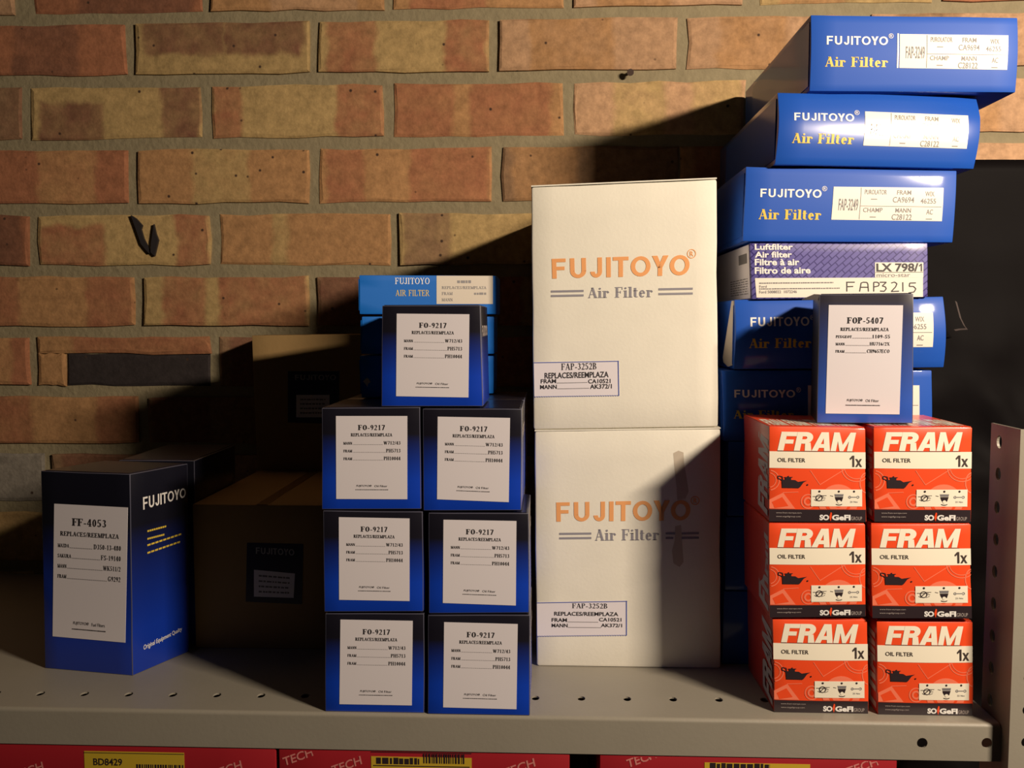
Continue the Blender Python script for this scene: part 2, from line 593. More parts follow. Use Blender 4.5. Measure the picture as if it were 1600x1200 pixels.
def glyph(ch, T, t):
    p = Pen(min(T, .185) if ch in '0123456789' else T, t)
    if ch == 'A':
        p.dg(.08, 0, .37, 1, t); p.dg(.37, 1, .66, 0, T); p.hz(.17, .56, .33); p.box(0, 0, .2, t); p.box(.5, 0, .8, t); w = .8
    elif ch == 'B':
        p.st(.15); p.arc(.3, .755, .26, .245, -90, 90); p.arc(.32, .26, .31, .26, -90, 90); p.hz(.1, .32, 1 - t / 2); p.hz(.1, .32, t / 2); p.hz(.1, .32, .51); w = .7
    elif ch in 'CG':
        p.arc(.4, .5, .37, .5, 48, 312); p.tick(.66, .68, 1); w = .76
        if ch == 'G':
            p.st(.66, 0.05, .42, sb=0); w = .84
    elif ch == 'D':
        p.st(.15); p.arc(.3, .5, .43, .5, -90, 90); p.hz(.1, .32, 1 - t / 2); p.hz(.1, .32, t / 2); w = .8
    elif ch in 'EF':
        p.st(.15); p.hz(.1, .6, 1 - t / 2); p.tick(.59, .74, 1); p.hz(.1, .45, .52); p.tick(.45, .4, .64); w = .66
        if ch == 'E':
            p.hz(.1, .63, t / 2); p.tick(.62, 0, .28); w = .7
    elif ch == 'H':
        p.st(.15); p.st(.65); p.hz(.15, .65, .52); w = .82
    elif ch == 'I':
        p.st(.17); w = .36
    elif ch == 'J':
        p.st(.3, .2, 1, sb=0); p.arc(.18, .2, .2, .2, 180, 360); w = .46
    elif ch == 'K':
        p.st(.15); p.dg(.2, .42, .62, 1, t); p.dg(.32, .58, .66, 0, T); p.box(.5, 1 - t, .76, 1); p.box(.54, 0, .8, t); w = .8
    elif ch == 'L':
        p.st(.15); p.hz(.1, .6, t / 2); p.tick(.6, 0, .3); w = .66
    elif ch == 'M':
        p.st(.13, w=t); p.dg(.17, 1, .48, 0, T); p.dg(.48, 0, .82, 1, t); p.st(.85); w = 1.02
    elif ch == 'N':
        p.st(.13, w=t); p.dg(.15, 1, .64, 0, T); p.st(.66, w=t, sb=0); w = .8
    elif ch in 'OQ':
        p.arc(.4, .5, .37, .5); w = .8
    elif ch in 'PR':
        p.st(.15); p.arc(.32, .74, .3, .26, -90, 90); p.hz(.1, .34, 1 - t / 2); p.hz(.1, .34, .48 + t / 2); w = .66
        if ch == 'R':
            p.dg(.36, .5, .64, 0, T); p.box(.56, 0, .8, t); w = .78
    elif ch == 'S':
        p.arc(.3, .745, .24, .255, 40, 262); p.arc(.3, .255, .25, .255, -140, 90); p.tick(.5, .7, 1); p.tick(.08, 0, .3); w = .6
    elif ch == 'T':
        p.st(.36, stp=0); p.hz(.02, .7, 1 - t / 2); p.tick(.05, .72, 1); p.tick(.67, .72, 1); w = .72
    elif ch == 'U':
        p.st(.17, .3, 1, sb=0); p.st(.64, .3, 1, w=t, sb=0); p.arc(.385, .3, .29, .3, 180, 360); w = .78
    elif ch == 'V':
        p.dg(.1, 1, .38, 0, T); p.dg(.38, 0, .66, 1, t); w = .74
    elif ch == 'W':
        p.dg(.1, 1, .32, 0, T); p.dg(.32, 0, .52, 1, t); p.dg(.52, 1, .72, 0, T); p.dg(.72, 0, .95, 1, t); p.box(0, 1 - t, .24, 1); p.box(.84, 1 - t, 1.04, 1); w = 1.06
    elif ch == 'X':
        p.dg(.12, 1, .62, 0, T); p.dg(.1, 0, .6, 1, t); p.box(0, 1 - t, .26, 1); p.box(.5, 0, .76, t); p.box(.0, 0, .2, t); p.box(.5, 1 - t, .72, 1); w = .76
    elif ch == 'Y':
        p.dg(.1, 1, .37, .45, T); p.dg(.37, .45, .62, 1, t); p.st(.37, 0, .48, stp=0); p.box(0, 1 - t, .24, 1); p.box(.5, 1 - t, .72, 1); w = .74
    elif ch == 'Z':
        p.hz(.06, .6, 1 - t / 2); p.hz(.04, .62, t / 2); p.dg(.12, 0, .54, 1, T); p.tick(.07, .74, 1); p.tick(.62, 0, .26); w = .68
    elif ch == '0':
        p.arc(.29, .5, .25, .5); w = .58
    elif ch == '1':
        p.st(.3, stp=0); p.dg(.16, .78, .3, .98, t * 1.4); w = .58
    elif ch == '2':
        p.arc(.28, .72, .24, .28, 165, -40); p.dg(.44, .56, .1, .06, t * 1.6); p.hz(.04, .53, .07, .14); w = .58
    elif ch == '3':
        p.arc(.26, .76, .22, .24, 155, -95); p.arc(.26, .275, .26, .275, 95, -155); w = .58
    elif ch == '4':
        p.st(.38, stp=0); p.dg(.34, .98, .05, .3, t * 1.5); p.hz(.03, .54, .28, .1); w = .58
    elif ch == '5':
        p.hz(.13, .5, .94, .12); p.dg(.12, .52, .15, .97, t * 1.4); p.arc(.26, .31, .26, .31, 120, -155); w = .58
    elif ch == '6':
        p.arc(.3, .3, .25, .3); p.arc(.42, .38, .37, .62, 95, 185); w = .58
    elif ch == '7':
        p.hz(.05, .54, .93, .14); p.dg(.2, 0, .5, .93, T * .8); w = .58
    elif ch == '8':
        p.arc(.29, .76, .22, .24); p.arc(.29, .275, .26, .275); w = .58
    elif ch == '9':
        p.arc(.28, .7, .25, .3); p.arc(.16, .62, .37, .62, -85, 5); w = .58
    elif ch == '-':
        p.hz(.05, .36, .33, .12); w = .42
    elif ch == '/':
        p.dg(.04, -.03, .34, 1.03, t * 1.3); w = .38
    elif ch == '.':
        p.box(.06, 0, .16, .11); w = .22
    elif ch == 'i':
        p.st(.17, 0, .66, stp=2); p.arc(.16, .88, .1, .1, n=8); w = .35
    elif ch == 'l':
        p.st(.17, 0, 1, stp=2); w = .35
    elif ch == 'r':
        p.st(.17, 0, .66, stp=2); p.arc(.38, .46, .17, .2, 150, 40); p.arc(.46, .52, .09, .09, n=8); w = .56
    elif ch == 't':
        p.st(.18, .1, .9, sb=0, stp=0); p.hz(.02, .4, .63); p.arc(.3, .12, .2, .12, 180, 320); w = .44
    elif ch == 'e':
        p.arc(.28, .33, .26, .35, 5, 320); p.hz(.1, .52, .36); w = .58
    else:
        w = .4
    return p.v, p.f, w


def serif(text, T=.17, t=.065, gap=0.06):
    key = ('r', text, T, t, gap)
    if key in TXT:
        return TXT[key]
    vs, fs, x = [], [], 0.0
    for ch in text:
        v, f, w = glyph(ch, T, t)
        o = len(vs)
        vs += [(a + x, b) for a, b in v]
        fs += [tuple(i + o for i in q) for q in f]
        x += w + gap
    TXT[key] = norm(vs, fs)
    return TXT[key]


def heavy(text, shear=.24):
    """very heavy slanted capitals, drawn by hand"""
    key = ('h', text, shear)
    if key in TXT:
        return TXT[key]
    vs, fs, x = [], [], 0.0
    for ch in text:
        p = Pen(.34, .23)
        if ch == 'F':
            p.box(0, 0, .34, 1); p.box(.34, .77, .92, 1); p.box(.34, .37, .80, .59); w = .90
        elif ch == 'R':
            p.box(0, 0, .34, 1); p.arc(.5, .69, .45, .31, -90, 90); p.box(.34, .77, .5, 1); p.box(.34, .38, .5, .61); p.quad((.55, .42), (.62, 0), (1.0, 0), (.86, .44)); w = .98
        elif ch == 'A':
            p.quad((0, 0), (.34, 0), (.66, 1), (.36, 1)); p.quad((.72, 0), (1.06, 0), (.78, 1), (.48, 1)); p.box(.24, .17, .86, .37); w = 1.06
        elif ch == 'M':
            p.box(0, 0, .31, 1); p.box(.95, 0, 1.26, 1); p.quad((.31, 1), (.28, .62), (.52, 0), (.63, .34)); p.quad((.63, .34), (.74, 0), (.98, .62), (.95, 1)); p.quad((.63, .34), (.52, 0), (.63, 0), (.74, 0)); w = 1.26
        o = len(vs)
        vs += [(a + x + shear * b, b) for a, b in p.v]
        fs += [tuple(i + o for i in q) for q in p.f]
        x += w + .03
    TXT[key] = norm(vs, fs)
    return TXT[key]


def caps(text, T=.22, t=.185, gap=.17):
    """bold square-cut capitals of the brand name"""
    key = ('c', text, T, t, gap)
    if key in TXT:
        return TXT[key]
    vs, fs, x, done_ = [], [], 0.0, []
    for ch in text:
        p = Pen(T, t)
        if ch == 'F':
            p.box(0, 0, T, 1); p.box(T, 1 - t, .66, 1); p.box(T, .42, .60, .42 + t); w = .66
        elif ch == 'U':
            p.box(0, .34, T, 1); p.box(.76 - T, .34, .76, 1); p.arc(.38, .36, .38, .36, 180, 360); w = .76
        elif ch == 'J':
            p.box(.56 - T, .30, .56, 1); p.arc(.28, .30, .28, .30, 180, 360); w = .56
        elif ch == 'I':
            p.box(0, 0, T, 1); w = T
        elif ch == 'T':
            p.box(0, 1 - t, .74, 1); p.box(.37 - T / 2, 0, .37 + T / 2, 1 - t); w = .74
        elif ch == 'O':
            p.arc(.47, .5, .47, .5, n=24); w = .94
        elif ch == 'Y':
            p.quad((0, 1), (.39 - T / 2, .40), (.39 + T / 2, .40), (T * 1.2, 1)); p.quad((.78, 1), (.39 + T / 2, .40), (.39 - T / 2, .40), (.78 - T * 1.2, 1)); p.box(.39 - T / 2, 0, .39 + T / 2, .40); w = .78
        o = len(vs)
        vs += [(a + x, b) for a, b in p.v]
        fs += [tuple(i + o for i in q) for q in p.f]
        nx = text[len(done_) + 1:len(done_) + 2]
        done_.append(ch)
        x += w + (gap * .3 if 'Y' in (ch, nx) else gap * .5 if 'T' in (ch, nx) else gap)
    TXT[key] = norm(vs, fs)
    return TXT[key]


def one(wd=1.0):
    """a bold figure 1 with a flag"""
    key = ('one', wd)
    if key not in TXT:
        p = Pen(.2, .2)
        p.box(.30 * wd, 0, .52 * wd, 1)
        p.quad((0, .74), (.06, .60), (.30 * wd, .76), (.30 * wd, 1))
        TXT[key] = norm(p.v, p.f)
    return TXT[key]


def put(mb, fc, txt, u0, v0, u1, v1, h, mi=0, dv=0.0, top=-9.0):
    """lettering fitted into the rectangle u0 v0 (upper left) .. u1 v1 (lower right); dv lets the line climb"""
    vs, fs = txt
    mb.add([fc.pt(u0 + (u1 - u0) * x, max(top, v1 + (v0 - v1) * y + dv * (x - .5)), h) for x, y in vs], fs, mi)


def put_px(mb, fc, txt, x0, y0, x1, y1, h, mi=0):
    a, b = fc.uv(x0, y0), fc.uv(x1, y1)
    put(mb, fc, txt, a[0], a[1], b[0], b[1], h, mi)


def put_quad(mb, fc, txt, pts, h, mi=0):
    put(mb, fc.sub(pts), txt, 0, 0, 1, 1, h, mi)


def greek(mb, fc, u0, v, u1, hgt, h, mi=0, seed=0, dash=0.03):
    """a line of print too small to read: short broken strokes"""
    r = random.Random(seed)
    u = u0
    while u < u1:
        e = min(u1, u + dash * r.uniform(.4, 1.3))
        patch(mb, fc, u, v - hgt / 2 * r.uniform(.7, 1), e, v + hgt / 2, h, mi=mi)
        u = e + dash * r.uniform(.12, .3)


def dots(mb, fc, u0, v, u1, h, mi=0, step=0.012, size=0.006, vsz=0.006):
    u = u0
    while u < u1:
        patch(mb, fc, u, v - vsz / 2, u + size, v + vsz / 2, h, mi=mi)
        u += step


# ------------------------------------------------------------------ cartons
class Carton:
    """a cardboard box: front panel corners TL TR BR BL as seen in the photograph at distance y, running back by depth"""

    def __init__(s, name, label, cat, group, quad, y, depth, m, ground=False, bulge=None, world=None, dvec=None, bev=0.0008, n=(6, 6, 3), jit=0.0004, seed=1, top=None, part='carton'):
        if world is None:
            ys_ = y if isinstance(y, (list, tuple)) else [y] * 4
            q = [P(px, py, yy) for (px, py), yy in zip(quad, ys_)]
        else:
            q = [Vector(p) for p in world]
        if ground is not False:
            gz = Z_SHELF if ground is True else ground
            q[2].z = gz
            q[3].z = gz
        s.d = Vector(dvec) if dvec is not None else Vector((0, depth, 0))
        nrm = (q[1] - q[0]).cross(q[3] - q[0]).normalized()
        if nrm.dot(s.d) > 0:
            nrm = -nrm
        s.front = Face(q, nrm, bulge)
        d = s.d
        s.right = Face([q[1], q[1] + d, q[2] + d, q[2]], (d.cross(q[2] - q[1])).normalized())
        if s.right.n.dot(q[1] - q[0]) < 0:
            s.right.n.negate()
        s.left = Face([q[0] + d, q[0], q[3], q[3] + d], -s.right.n)
        s.top = Face([q[0] + d, q[1] + d, q[1], q[0]], Vector((0, 0, 1)))
        base = (q[2] + q[3]) / 2 + d / 2
        s.root = empty(name, base, label, cat, group)
        nu, nv, nw = n
        mb = MB()
        bl = s.front.bulge

        def pt(u, v, w):
            p = bil(q, u, v) + d * w + nrm * (bl(u, v) * (1 - w))
            k = noise.noise_vector(Vector((p.x * 21 + seed * 3.1, p.y * 21, p.z * 21)))
            return p + Vector((k.x, 0, k.z * (0 if v > .99 else 1))) * jit
        sm_ = 1 if isinstance(m, (list, tuple)) and len(m) > 1 else 0

        def side(fn, a, b, mi=sm_):
            vs = [fn(i / a, j / b) for j in range(b + 1) for i in range(a + 1)]
            mb.add(vs, [(j * (a + 1) + i, (j + 1) * (a + 1) + i, (j + 1) * (a + 1) + i + 1, j * (a + 1) + i + 1) for j in range(b) for i in range(a)], mi)
        side(lambda a, b: pt(a, b, 0), nu, nv, 0)
        side(lambda a, b: pt(1 - a, b, 1), nu, nv)
        side(lambda a, b: pt(1, b, a), nw, nv)
        side(lambda a, b: pt(0, b, 1 - a), nw, nv)
        side(lambda a, b: pt(a, 0, 1 - b), nu, nw)
        side(lambda a, b: pt(a, 1, b), nu, nw)
        ml = list(m) if isinstance(m, (list, tuple)) else [m]
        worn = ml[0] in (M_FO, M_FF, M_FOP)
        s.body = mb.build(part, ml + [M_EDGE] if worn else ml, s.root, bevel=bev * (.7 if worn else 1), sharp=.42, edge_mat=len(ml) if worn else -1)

    def part(s, mb, name, mats, parent=None, label=None):
        o = mb.build(name, mats, parent or s.root, sharp=.42)
        if label:
            o['label'] = label
        return o


H1, H2, H3 = 0.0003, 0.00045, 0.0006


def seam_flap(c, name, m, face='top', v0=0.0, v1=1.0, hgt=0.0009, w=0.25, mi=0):
    """a tuck flap lying on a panel with its own thickness"""
    mb = MB()
    f = getattr(c, face).subuv(0.03, v0, 0.97, v1)
    sticker(mb, f, hgt, 4, 2)
    return c.part(mb, name, m)


# ------------------------------------------------------------------ the setting: wall and floor
wall = MB()
x0, x1, zb, zt = -2.2, 2.2, 0.0, 2.6
yb = Y_WALL + 0.0032
wall.add([(x0, yb, zb), (x1, yb, zb), (x1, yb, zt), (x0, yb, zt), (x0, yb + .1, zb), (x1, yb + .1, zb), (x1, yb + .1, zt), (x0, yb + .1, zt)],
         [(0, 1, 2, 3), (5, 4, 7, 6), (4, 0, 3, 7), (1, 5, 6, 2), (3, 2, 6, 7), (4, 5, 1, 0)])
wall_o = wall.build('wall_back', M_MORTAR, loc=(0, yb, 0))
tag(wall_o, 'rough brick wall behind the shelf', None, None, 'structure')
fl = MB()
fl.add([(-2.2, -2.0, 0), (2.2, -2.0, 0), (2.2, yb, 0), (-2.2, yb, 0), (-2.2, -2, -.1), (2.2, -2, -.1), (2.2, yb, -.1), (-2.2, yb, -.1)],
       [(0, 1, 2, 3), (4, 7, 6, 5), (0, 4, 5, 1), (1, 5, 6, 2), (2, 6, 7, 3), (3, 7, 4, 0)])
tag(fl.build('floor', M_FLOOR), 'bare concrete floor', None, None, 'structure')

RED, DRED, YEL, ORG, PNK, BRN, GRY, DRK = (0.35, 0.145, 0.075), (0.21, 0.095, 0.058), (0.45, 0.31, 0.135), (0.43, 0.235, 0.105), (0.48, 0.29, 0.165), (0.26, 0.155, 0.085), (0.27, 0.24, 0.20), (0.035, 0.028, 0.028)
NB = (9.0, 9.0, 0.0)


def brick(xa, xb, za, zb_, body, band=None, A=None, B=None, proud=None, rot=0.0):
    """one brick, its face proud of the mortar, arrises worn uneven"""
    r = random
    cx, cz = (xa + xb) / 2, (za + zb_) / 2
    w, h = (xb - xa) / 2, (zb_ - za) / 2
    pr = proud if proud is not None else r.uniform(-0.0012, 0.0022)
    nu = 6
    mb = MB()
    outer, inner = [], []
    tl = [(-w + 2 * w * i / nu, h) for i in range(nu)] + [(w, h), (w, 0)] + [(w - 2 * w * i / nu, -h) for i in range(nu)] + [(-w, -h), (-w, 0)]
    for (a, b) in tl:
        ja, jb = r.uniform(-.0016, .0016), r.uniform(-.0014, .0014)
        outer.append((a + ja, b + jb))
        k = r.uniform(.0018, .0048)
        inner.append((a + ja - math.copysign(k, a) * (1 if abs(a) > w * .98 else 0), b + jb - math.copysign(k, b) * (1 if abs(b) > h * .98 else 0)))
    n = len(tl)
    tx, tz = r.uniform(-.006, .006), r.uniform(-.012, .012)
    yf = lambda a, b: Y_WALL - pr + a * tx + b * tz
    vs = [(cx + a, Y_WALL + 0.02, cz + b) for a, b in outer] + [(cx + a, yf(a, b) + .0014, cz + b) for a, b in outer] + [(cx + a, yf(a, b) + r.uniform(-.0003, .0003), cz + b) for a, b in inner]
    fs = [(i, (i + 1) % n, n + (i + 1) % n, n + i) for i in range(n)] + [(n + i, n + (i + 1) % n, 2 * n + (i + 1) % n, 2 * n + i) for i in range(n)]
    fs.append(tuple(range(2 * n, 3 * n)))
    mb.add(vs, [f[::-1] for f in fs])
    o = mb.build('brick', M_BRICK, wall_o, loc=(cx, Y_WALL, cz))
    bm = bmesh.new()
    bm.from_mesh(o.data)
    bmesh.ops.recalc_face_normals(bm, faces=bm.faces)
    bm.to_mesh(o.data)
    bm.free()
    t = r.uniform(.9, 1.1)
    o['clay_body'] = [c * t for c in body]
    o['clay_band'] = [c * t for c in (band or body)]
    loc = lambda bd: [bd[0] - cx + .011, bd[1] - cx + .011, (bd[2] - cz + .011) if bd[2] < 50 else (bd[2] - 100 - cz + 1.011)] if bd else list(NB)
    o['band_a'] = [float(k) for k in loc(A)]
    o['band_b'] = [float(k) for k in loc(B)]
    return o


wx = lambda px, py: P(px, py, Y_WALL).x
JY = [-176, -77, 26, 124, 224, 326, 423, 518, 612, 702, 795]
JZ = [P(400, y, Y_WALL).z for y in JY]
while JZ[-1] > 0.75:
    JZ.append(JZ[-1] - 0.0765)
# what the photograph shows of each brick: (joint left, joint right) in a course, body colour, band colour, band a, band b (spans in the photograph, and the height under which the band stops)
SHOWN = {
    1: [(43, 322, RED, DRED, (120, 300), None), (322, 607, ORG, PNK, (420, 560), None), (607, 888, ORG, RED, (640, 760), None), (888, 1170, PNK, ORG, (930, 1050), None)],
    2: [(-80, 204, RED, DRED, (20, 120), None), (204, 491, YEL, DRED, (222, 352, 86), (350, 476, 86)), (491, 773, YEL, RED, (509, 586), (696, 762)), (773, 1067, PNK, ORG, (830, 960), None), (1067, 1352, PNK, ORG, (1120, 1230), None), (1352, 1640, PNK, BRN, (1400, 1500), None)],
    3: [(-240, 41, DRED, BRN, (-20, 30), None), (41, 322, YEL, DRED, (62, 158, -160), (249, 312)), (322, 607, YEL, RED, (332, 378), (525, 602)), (607, 889, ORG, RED, (615, 708), (735, 860)), (889, 1172, PNK, YEL, (960, 1040), (1080, 1160)), (1172, 1455, ORG, PNK, (1200, 1300), None), (1455, 1740, PNK, ORG, (1500, 1560), None)],
    4: [(-80, 208, RED, ORG, (60, 150), None), (208, 491, ORG, YEL, (300, 390), None), (491, 777, ORG, RED, (510, 570), (640, 765)), (777, 1067, BRN, ORG, (800, 900), None), (1350, 1636, PNK, ORG, (1400, 1500), None)],
    5: [(-230, 52, RED, DRED, (-60, 36), None), (52, 336, YEL, RED, (63, 163, -354), (275, 326)), (336, 618, ORG, YEL, (425, 450), None), (618, 895, YEL, BRN, (632, 704), None)],
    6: [(-70, 218, ORG, RED, (-40, 30), (134, 206)), (218, 490, YEL, RED, (254, 321), (345, 480)), (490, 770, BRN, DRED, (500, 600), None)],
    7: [(-240, 53, RED, ORG, (-40, 20), None), (336, 618, BRN, DRED, (360, 500), None)],
    8: [(-60, 225, ORG, RED, (-60, 50), (150, 215)), (225, 500, BRN, DRED, (240, 330), None)],
    9: [(-210, 76, GRY, GRY, None, None), (76, 360, BRN, DRED, (100, 200), None)],
}
cols = [RED, ORG, PNK, YEL, BRN]
for r_ in range(len(JZ) - 1):
    zt_, zb__ = JZ[r_], JZ[r_ + 1]
    ym = (JY[r_] + JY[r_ + 1]) / 2 if r_ + 1 < len(JY) else 850
    done = []
    for (a, b, body, band, A, B) in SHOWN.get(r_, []):
        xa, xb = wx(a, ym), wx(b, ym)
        done.append((xa, xb))
        cv = lambda t: None if t is None else (wx(t[0], ym), wx(t[1], ym), -9.0 if len(t) < 3 else (P(t[0], t[2], Y_WALL).z if t[2] > 0 else 100 + P(t[0], -t[2], Y_WALL).z))
        brick(xa + .0062, xb - .0062, zb__ + .0072, zt_ - .0072, body, band, cv(A), cv(B))
    if r_ == 7:      # the damaged brick: its face has spalled away and lies dark behind a sound top edge
        xa, xb, ysp = wx(53, ym), wx(336, ym), P(200, 553, Y_WALL).z
        done.append((xa, xb))
        brick(xa + .0062, wx(103, ym), zb__ + .0072, ysp, ORG, RED, None, None, proud=.001)
        brick(xa + .0062, xb - .0062, ysp + .0003, zt_ - .0072, ORG, RED, (xa + .05, xb, -9.0), None, proud=.001)
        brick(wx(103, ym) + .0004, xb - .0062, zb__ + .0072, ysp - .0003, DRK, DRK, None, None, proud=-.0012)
    if r_ <= 13:      # the rest of the course, running on in the same bond
        a0 = (41 if r_ % 2 else 204)
        for k in range(-3 if r_ < 10 else -2, 6):
            xa, xb = wx(a0 + 283 * k, 330), wx(a0 + 283 * (k + 1), 330)
            if any(min(xb, e) - max(xa, s_) > .03 for s_, e in done):
                continue
            brick(xa + .0062, xb - .0062, zb__ + .0072, zt_ - .0072, random.choice(cols), random.choice(cols), (xa + random.uniform(.02, .08), xa + random.uniform(.1, .17), -9.0), None)

# tar marks on one brick of the sixth course, and the nail
tm = MB()
yt = Y_WALL - 0.0048
for pts in ([(204, 336), (212, 341), (222, 352), (220, 358), (224, 372), (230, 384), (233, 396), (228, 391), (220, 381), (212, 358)],
            [(240, 350), (243, 364), (247, 375), (244, 388), (241, 400), (235, 394), (236, 378)]):
    a = [P(x, y, yt) for x, y in pts]
    b = [p + Vector((0, .004, 0)) for p in a]
    k = len(a)
    tm.add(a + b, [tuple(range(k))[::-1]] + [(i, (i + 1) % k, (i + 1) % k + k, i + k) for i in range(k)])
tm.build('tar_smear', M_TAR, wall_o)
nl = MB()
c0, c1 = P(985, 113, Y_WALL - .010), P(986, 113, Y_WALL + .02)
ax = (c1 - c0).normalized()
e1 = ax.orthogonal().normalized()
e2 = ax.cross(e1)
prof = [(0, .0001), (0, .0042), (.0016, .0042), (.0018, .0018), (.03, .0016)]
vs, fs = [], []
for (t_, r0) in prof:
    for k in range(10):
        a = k * math.tau / 10
        vs.append(c0 + ax * t_ + e1 * r0 * math.cos(a) + e2 * r0 * math.sin(a))
for j in range(len(prof) - 1):
    for k in range(10):
        fs.append((j * 10 + k, j * 10 + (k + 1) % 10, (j + 1) * 10 + (k + 1) % 10, (j + 1) * 10 + k))
nl.add(vs, fs)
tag(nl.build('nail', M_IRON, loc=c1), 'dark rusty nail driven into the mortar above the white cartons', 'nail')

# ------------------------------------------------------------------ steel shelving
def punched(a0, a1, c0, c1, holes, thick, place):
    """plate a0..a1 long, c0..c1 across, with a row of real holes (a, c, ra, rc); place(a, c, t) puts it in the world"""
    vs, fs = [], []
    n = 16

    def face(pts, t, flip):
        o = len(vs)
        vs.extend(place(a, c, t) for a, c in pts)
        f = tuple(range(o, o + len(pts)))
        fs.append(f[::-1] if flip else f)
    holes = sorted(holes)
    cell = min([(b[0] - a[0]) / 2 for a, b in zip(holes[:-1], holes[1:])] + [.012])
    cell = min(cell, .012)
    cur = a0
    for (a, c, ra, rc) in holes + [None] if False else [h for h in holes] + [(None,) * 4]:
        nxt = a1 if a is None else a - cell
        for t, fl in ((0, False), (thick, True)):
            if nxt > cur:
                face([(cur, c0), (nxt, c0), (nxt, c1), (cur, c1)], t, fl)
        if a is None:
            break
        lo, hi = max(c0, c - cell), min(c1, c + cell)
        sq = []
        for k in range(n):
            g = k * math.tau / n
            x, y = math.cos(g), math.sin(g)
            m_ = max(abs(x), abs(y))
            x, y = x / m_, y / m_
            sq.append((a + cell * x, c + (y * (hi - c) if y > 0 else y * (c - lo))))
        ci = [(a + ra * math.cos(k * math.tau / n), c + rc * math.sin(k * math.tau / n)) for k in range(n)]
        for t, fl in ((0, False), (thick, True)):
            for k in range(n):
                q_ = (k + 1) % n
                face([ci[k], sq[k], sq[q_], ci[q_]], t, fl)
            if lo > c0:
                face([(a - cell, c0), (a + cell, c0), (a + cell, lo), (a - cell, lo)], t, fl)
            if hi < c1:
                face([(a - cell, hi), (a + cell, hi), (a + cell, c1), (a - cell, c1)], t, fl)
        for k in range(n):
            q_ = (k + 1) % n
            o = len(vs)
            vs.extend([place(*ci[k], 0), place(*ci[q_], 0), place(*ci[q_], thick), place(*ci[k], thick)])
            fs.append((o, o + 1, o + 2, o + 3))
        cur = a + cell
    for p, q_ in (((a0, c0), (a1, c0)), ((a1, c0), (a1, c1)), ((a1, c1), (a0, c1)), ((a0, c1), (a0, c0))):
        o = len(vs)
        vs.extend([place(*p, 0), place(*p, thick), place(*q_, thick), place(*q_, 0)])
        fs.append((o, o + 1, o + 2, o + 3))
    return vs, fs


circ = lambda x, y, rx, ry=None, n=16: [(x + rx * math.cos(k * math.tau / n), y + (ry or rx) * math.sin(k * math.tau / n)) for k in range(n)]
XS0, XS1 = -0.95, P(1563, 1150, Y_SHELF).x
unit = empty('steel_shelf', (0.0, .9, Z_SHELF), 'grey steel shelf with punched holes carrying all the filter boxes', 'shelf')
TH = 0.0015
R_ = 0.003
hx = []
px = -200
for px in list(range(-144, 560, 69)) + [765 + 71.6 * k for k in range(0, 11)]:
    g = G(px, 1083 + px * .009)
    hx.append((g.x, g.y))
vs, fs = punched(XS0, XS1, Y_SHELF + R_, Y_WALL - .006, [(x, y, .0034, .0046) for x, y in hx if x < XS1 - .02], TH, lambda a, c, t: Vector((a, c, Z_SHELF - t)))
b = MB()
b.add(vs, fs)
board = b.build('shelf_board', M_STEEL, unit)
LIPH = Z_SHELF - P(740, 1175, Y_SHELF).z
hl = [P(1441, 1161, Y_SHELF), P(1542, 1161, Y_SHELF), P(-300, 1150, Y_SHELF)]
vs, fs = punched(XS0, XS1, Z_SHELF - LIPH, Z_SHELF - R_, [(p.x, p.z, .0042, .0042) for p in hl], TH, lambda a, c, t: Vector((a, Y_SHELF + t, c)))
b = MB()
b.add(vs, fs)
n = 5
arc = [(Y_SHELF + R_ - R_ * math.sin(k * math.pi / 2 / n), Z_SHELF - R_ + R_ * math.cos(k * math.pi / 2 / n)) for k in range(n + 1)]
arc2 = [(Y_SHELF + R_ - (R_ - TH) * math.sin(k * math.pi / 2 / n), Z_SHELF - R_ + (R_ - TH) * math.cos(k * math.pi / 2 / n)) for k in range(n + 1)]
cs = arc + arc2[::-1]
k = len(cs)
b.add([(XS0, y, z) for y, z in cs] + [(XS1, y, z) for y, z in cs], [(i, (i + 1) % k, (i + 1) % k + k, i + k) for i in range(k)] + [tuple(range(k)), tuple(range(2 * k - 1, k - 1, -1))])
# folded end return and lower return
b.add([(XS1 - TH, Y_SHELF + TH, Z_SHELF - LIPH), (XS1, Y_SHELF + TH, Z_SHELF - LIPH), (XS1, Y_WALL - .006, Z_SHELF - LIPH), (XS1 - TH, Y_WALL - .006, Z_SHELF - LIPH),
       (XS1 - TH, Y_SHELF + TH, Z_SHELF - TH), (XS1, Y_SHELF + TH, Z_SHELF - TH), (XS1, Y_WALL - .006, Z_SHELF - TH), (XS1 - TH, Y_WALL - .006, Z_SHELF - TH)],
      [(0, 3, 2, 1), (4, 5, 6, 7), (0, 1, 5, 4), (1, 2, 6, 5), (2, 3, 7, 6), (3, 0, 4, 7)])
b.build('front_lip', M_STEEL, board)
# lower shelf that carries the crimson boxes
Z_LOW = Z_SHELF - 0.155
b = MB()
for (a0, a1, c0_, c1_) in ((Y_SHELF, Y_WALL - .006, Z_LOW - TH, Z_LOW), (Y_SHELF, Y_SHELF + TH, Z_LOW - LIPH, Z_LOW - TH)):
    v8 = [(x, y, z) for z in (c0_, c1_) for y in (a0, a1) for x in (XS0, XS1)]
    b.add(v8, [(0, 2, 3, 1), (4, 5, 7, 6), (0, 1, 5, 4), (2, 6, 7, 3), (0, 4, 6, 2), (1, 3, 7, 5)])
low = empty('steel_shelf', (0.0, .9, Z_LOW), 'lower grey steel shelf carrying the crimson boxes', 'shelf')
b.build('shelf_board', M_STEEL, low)
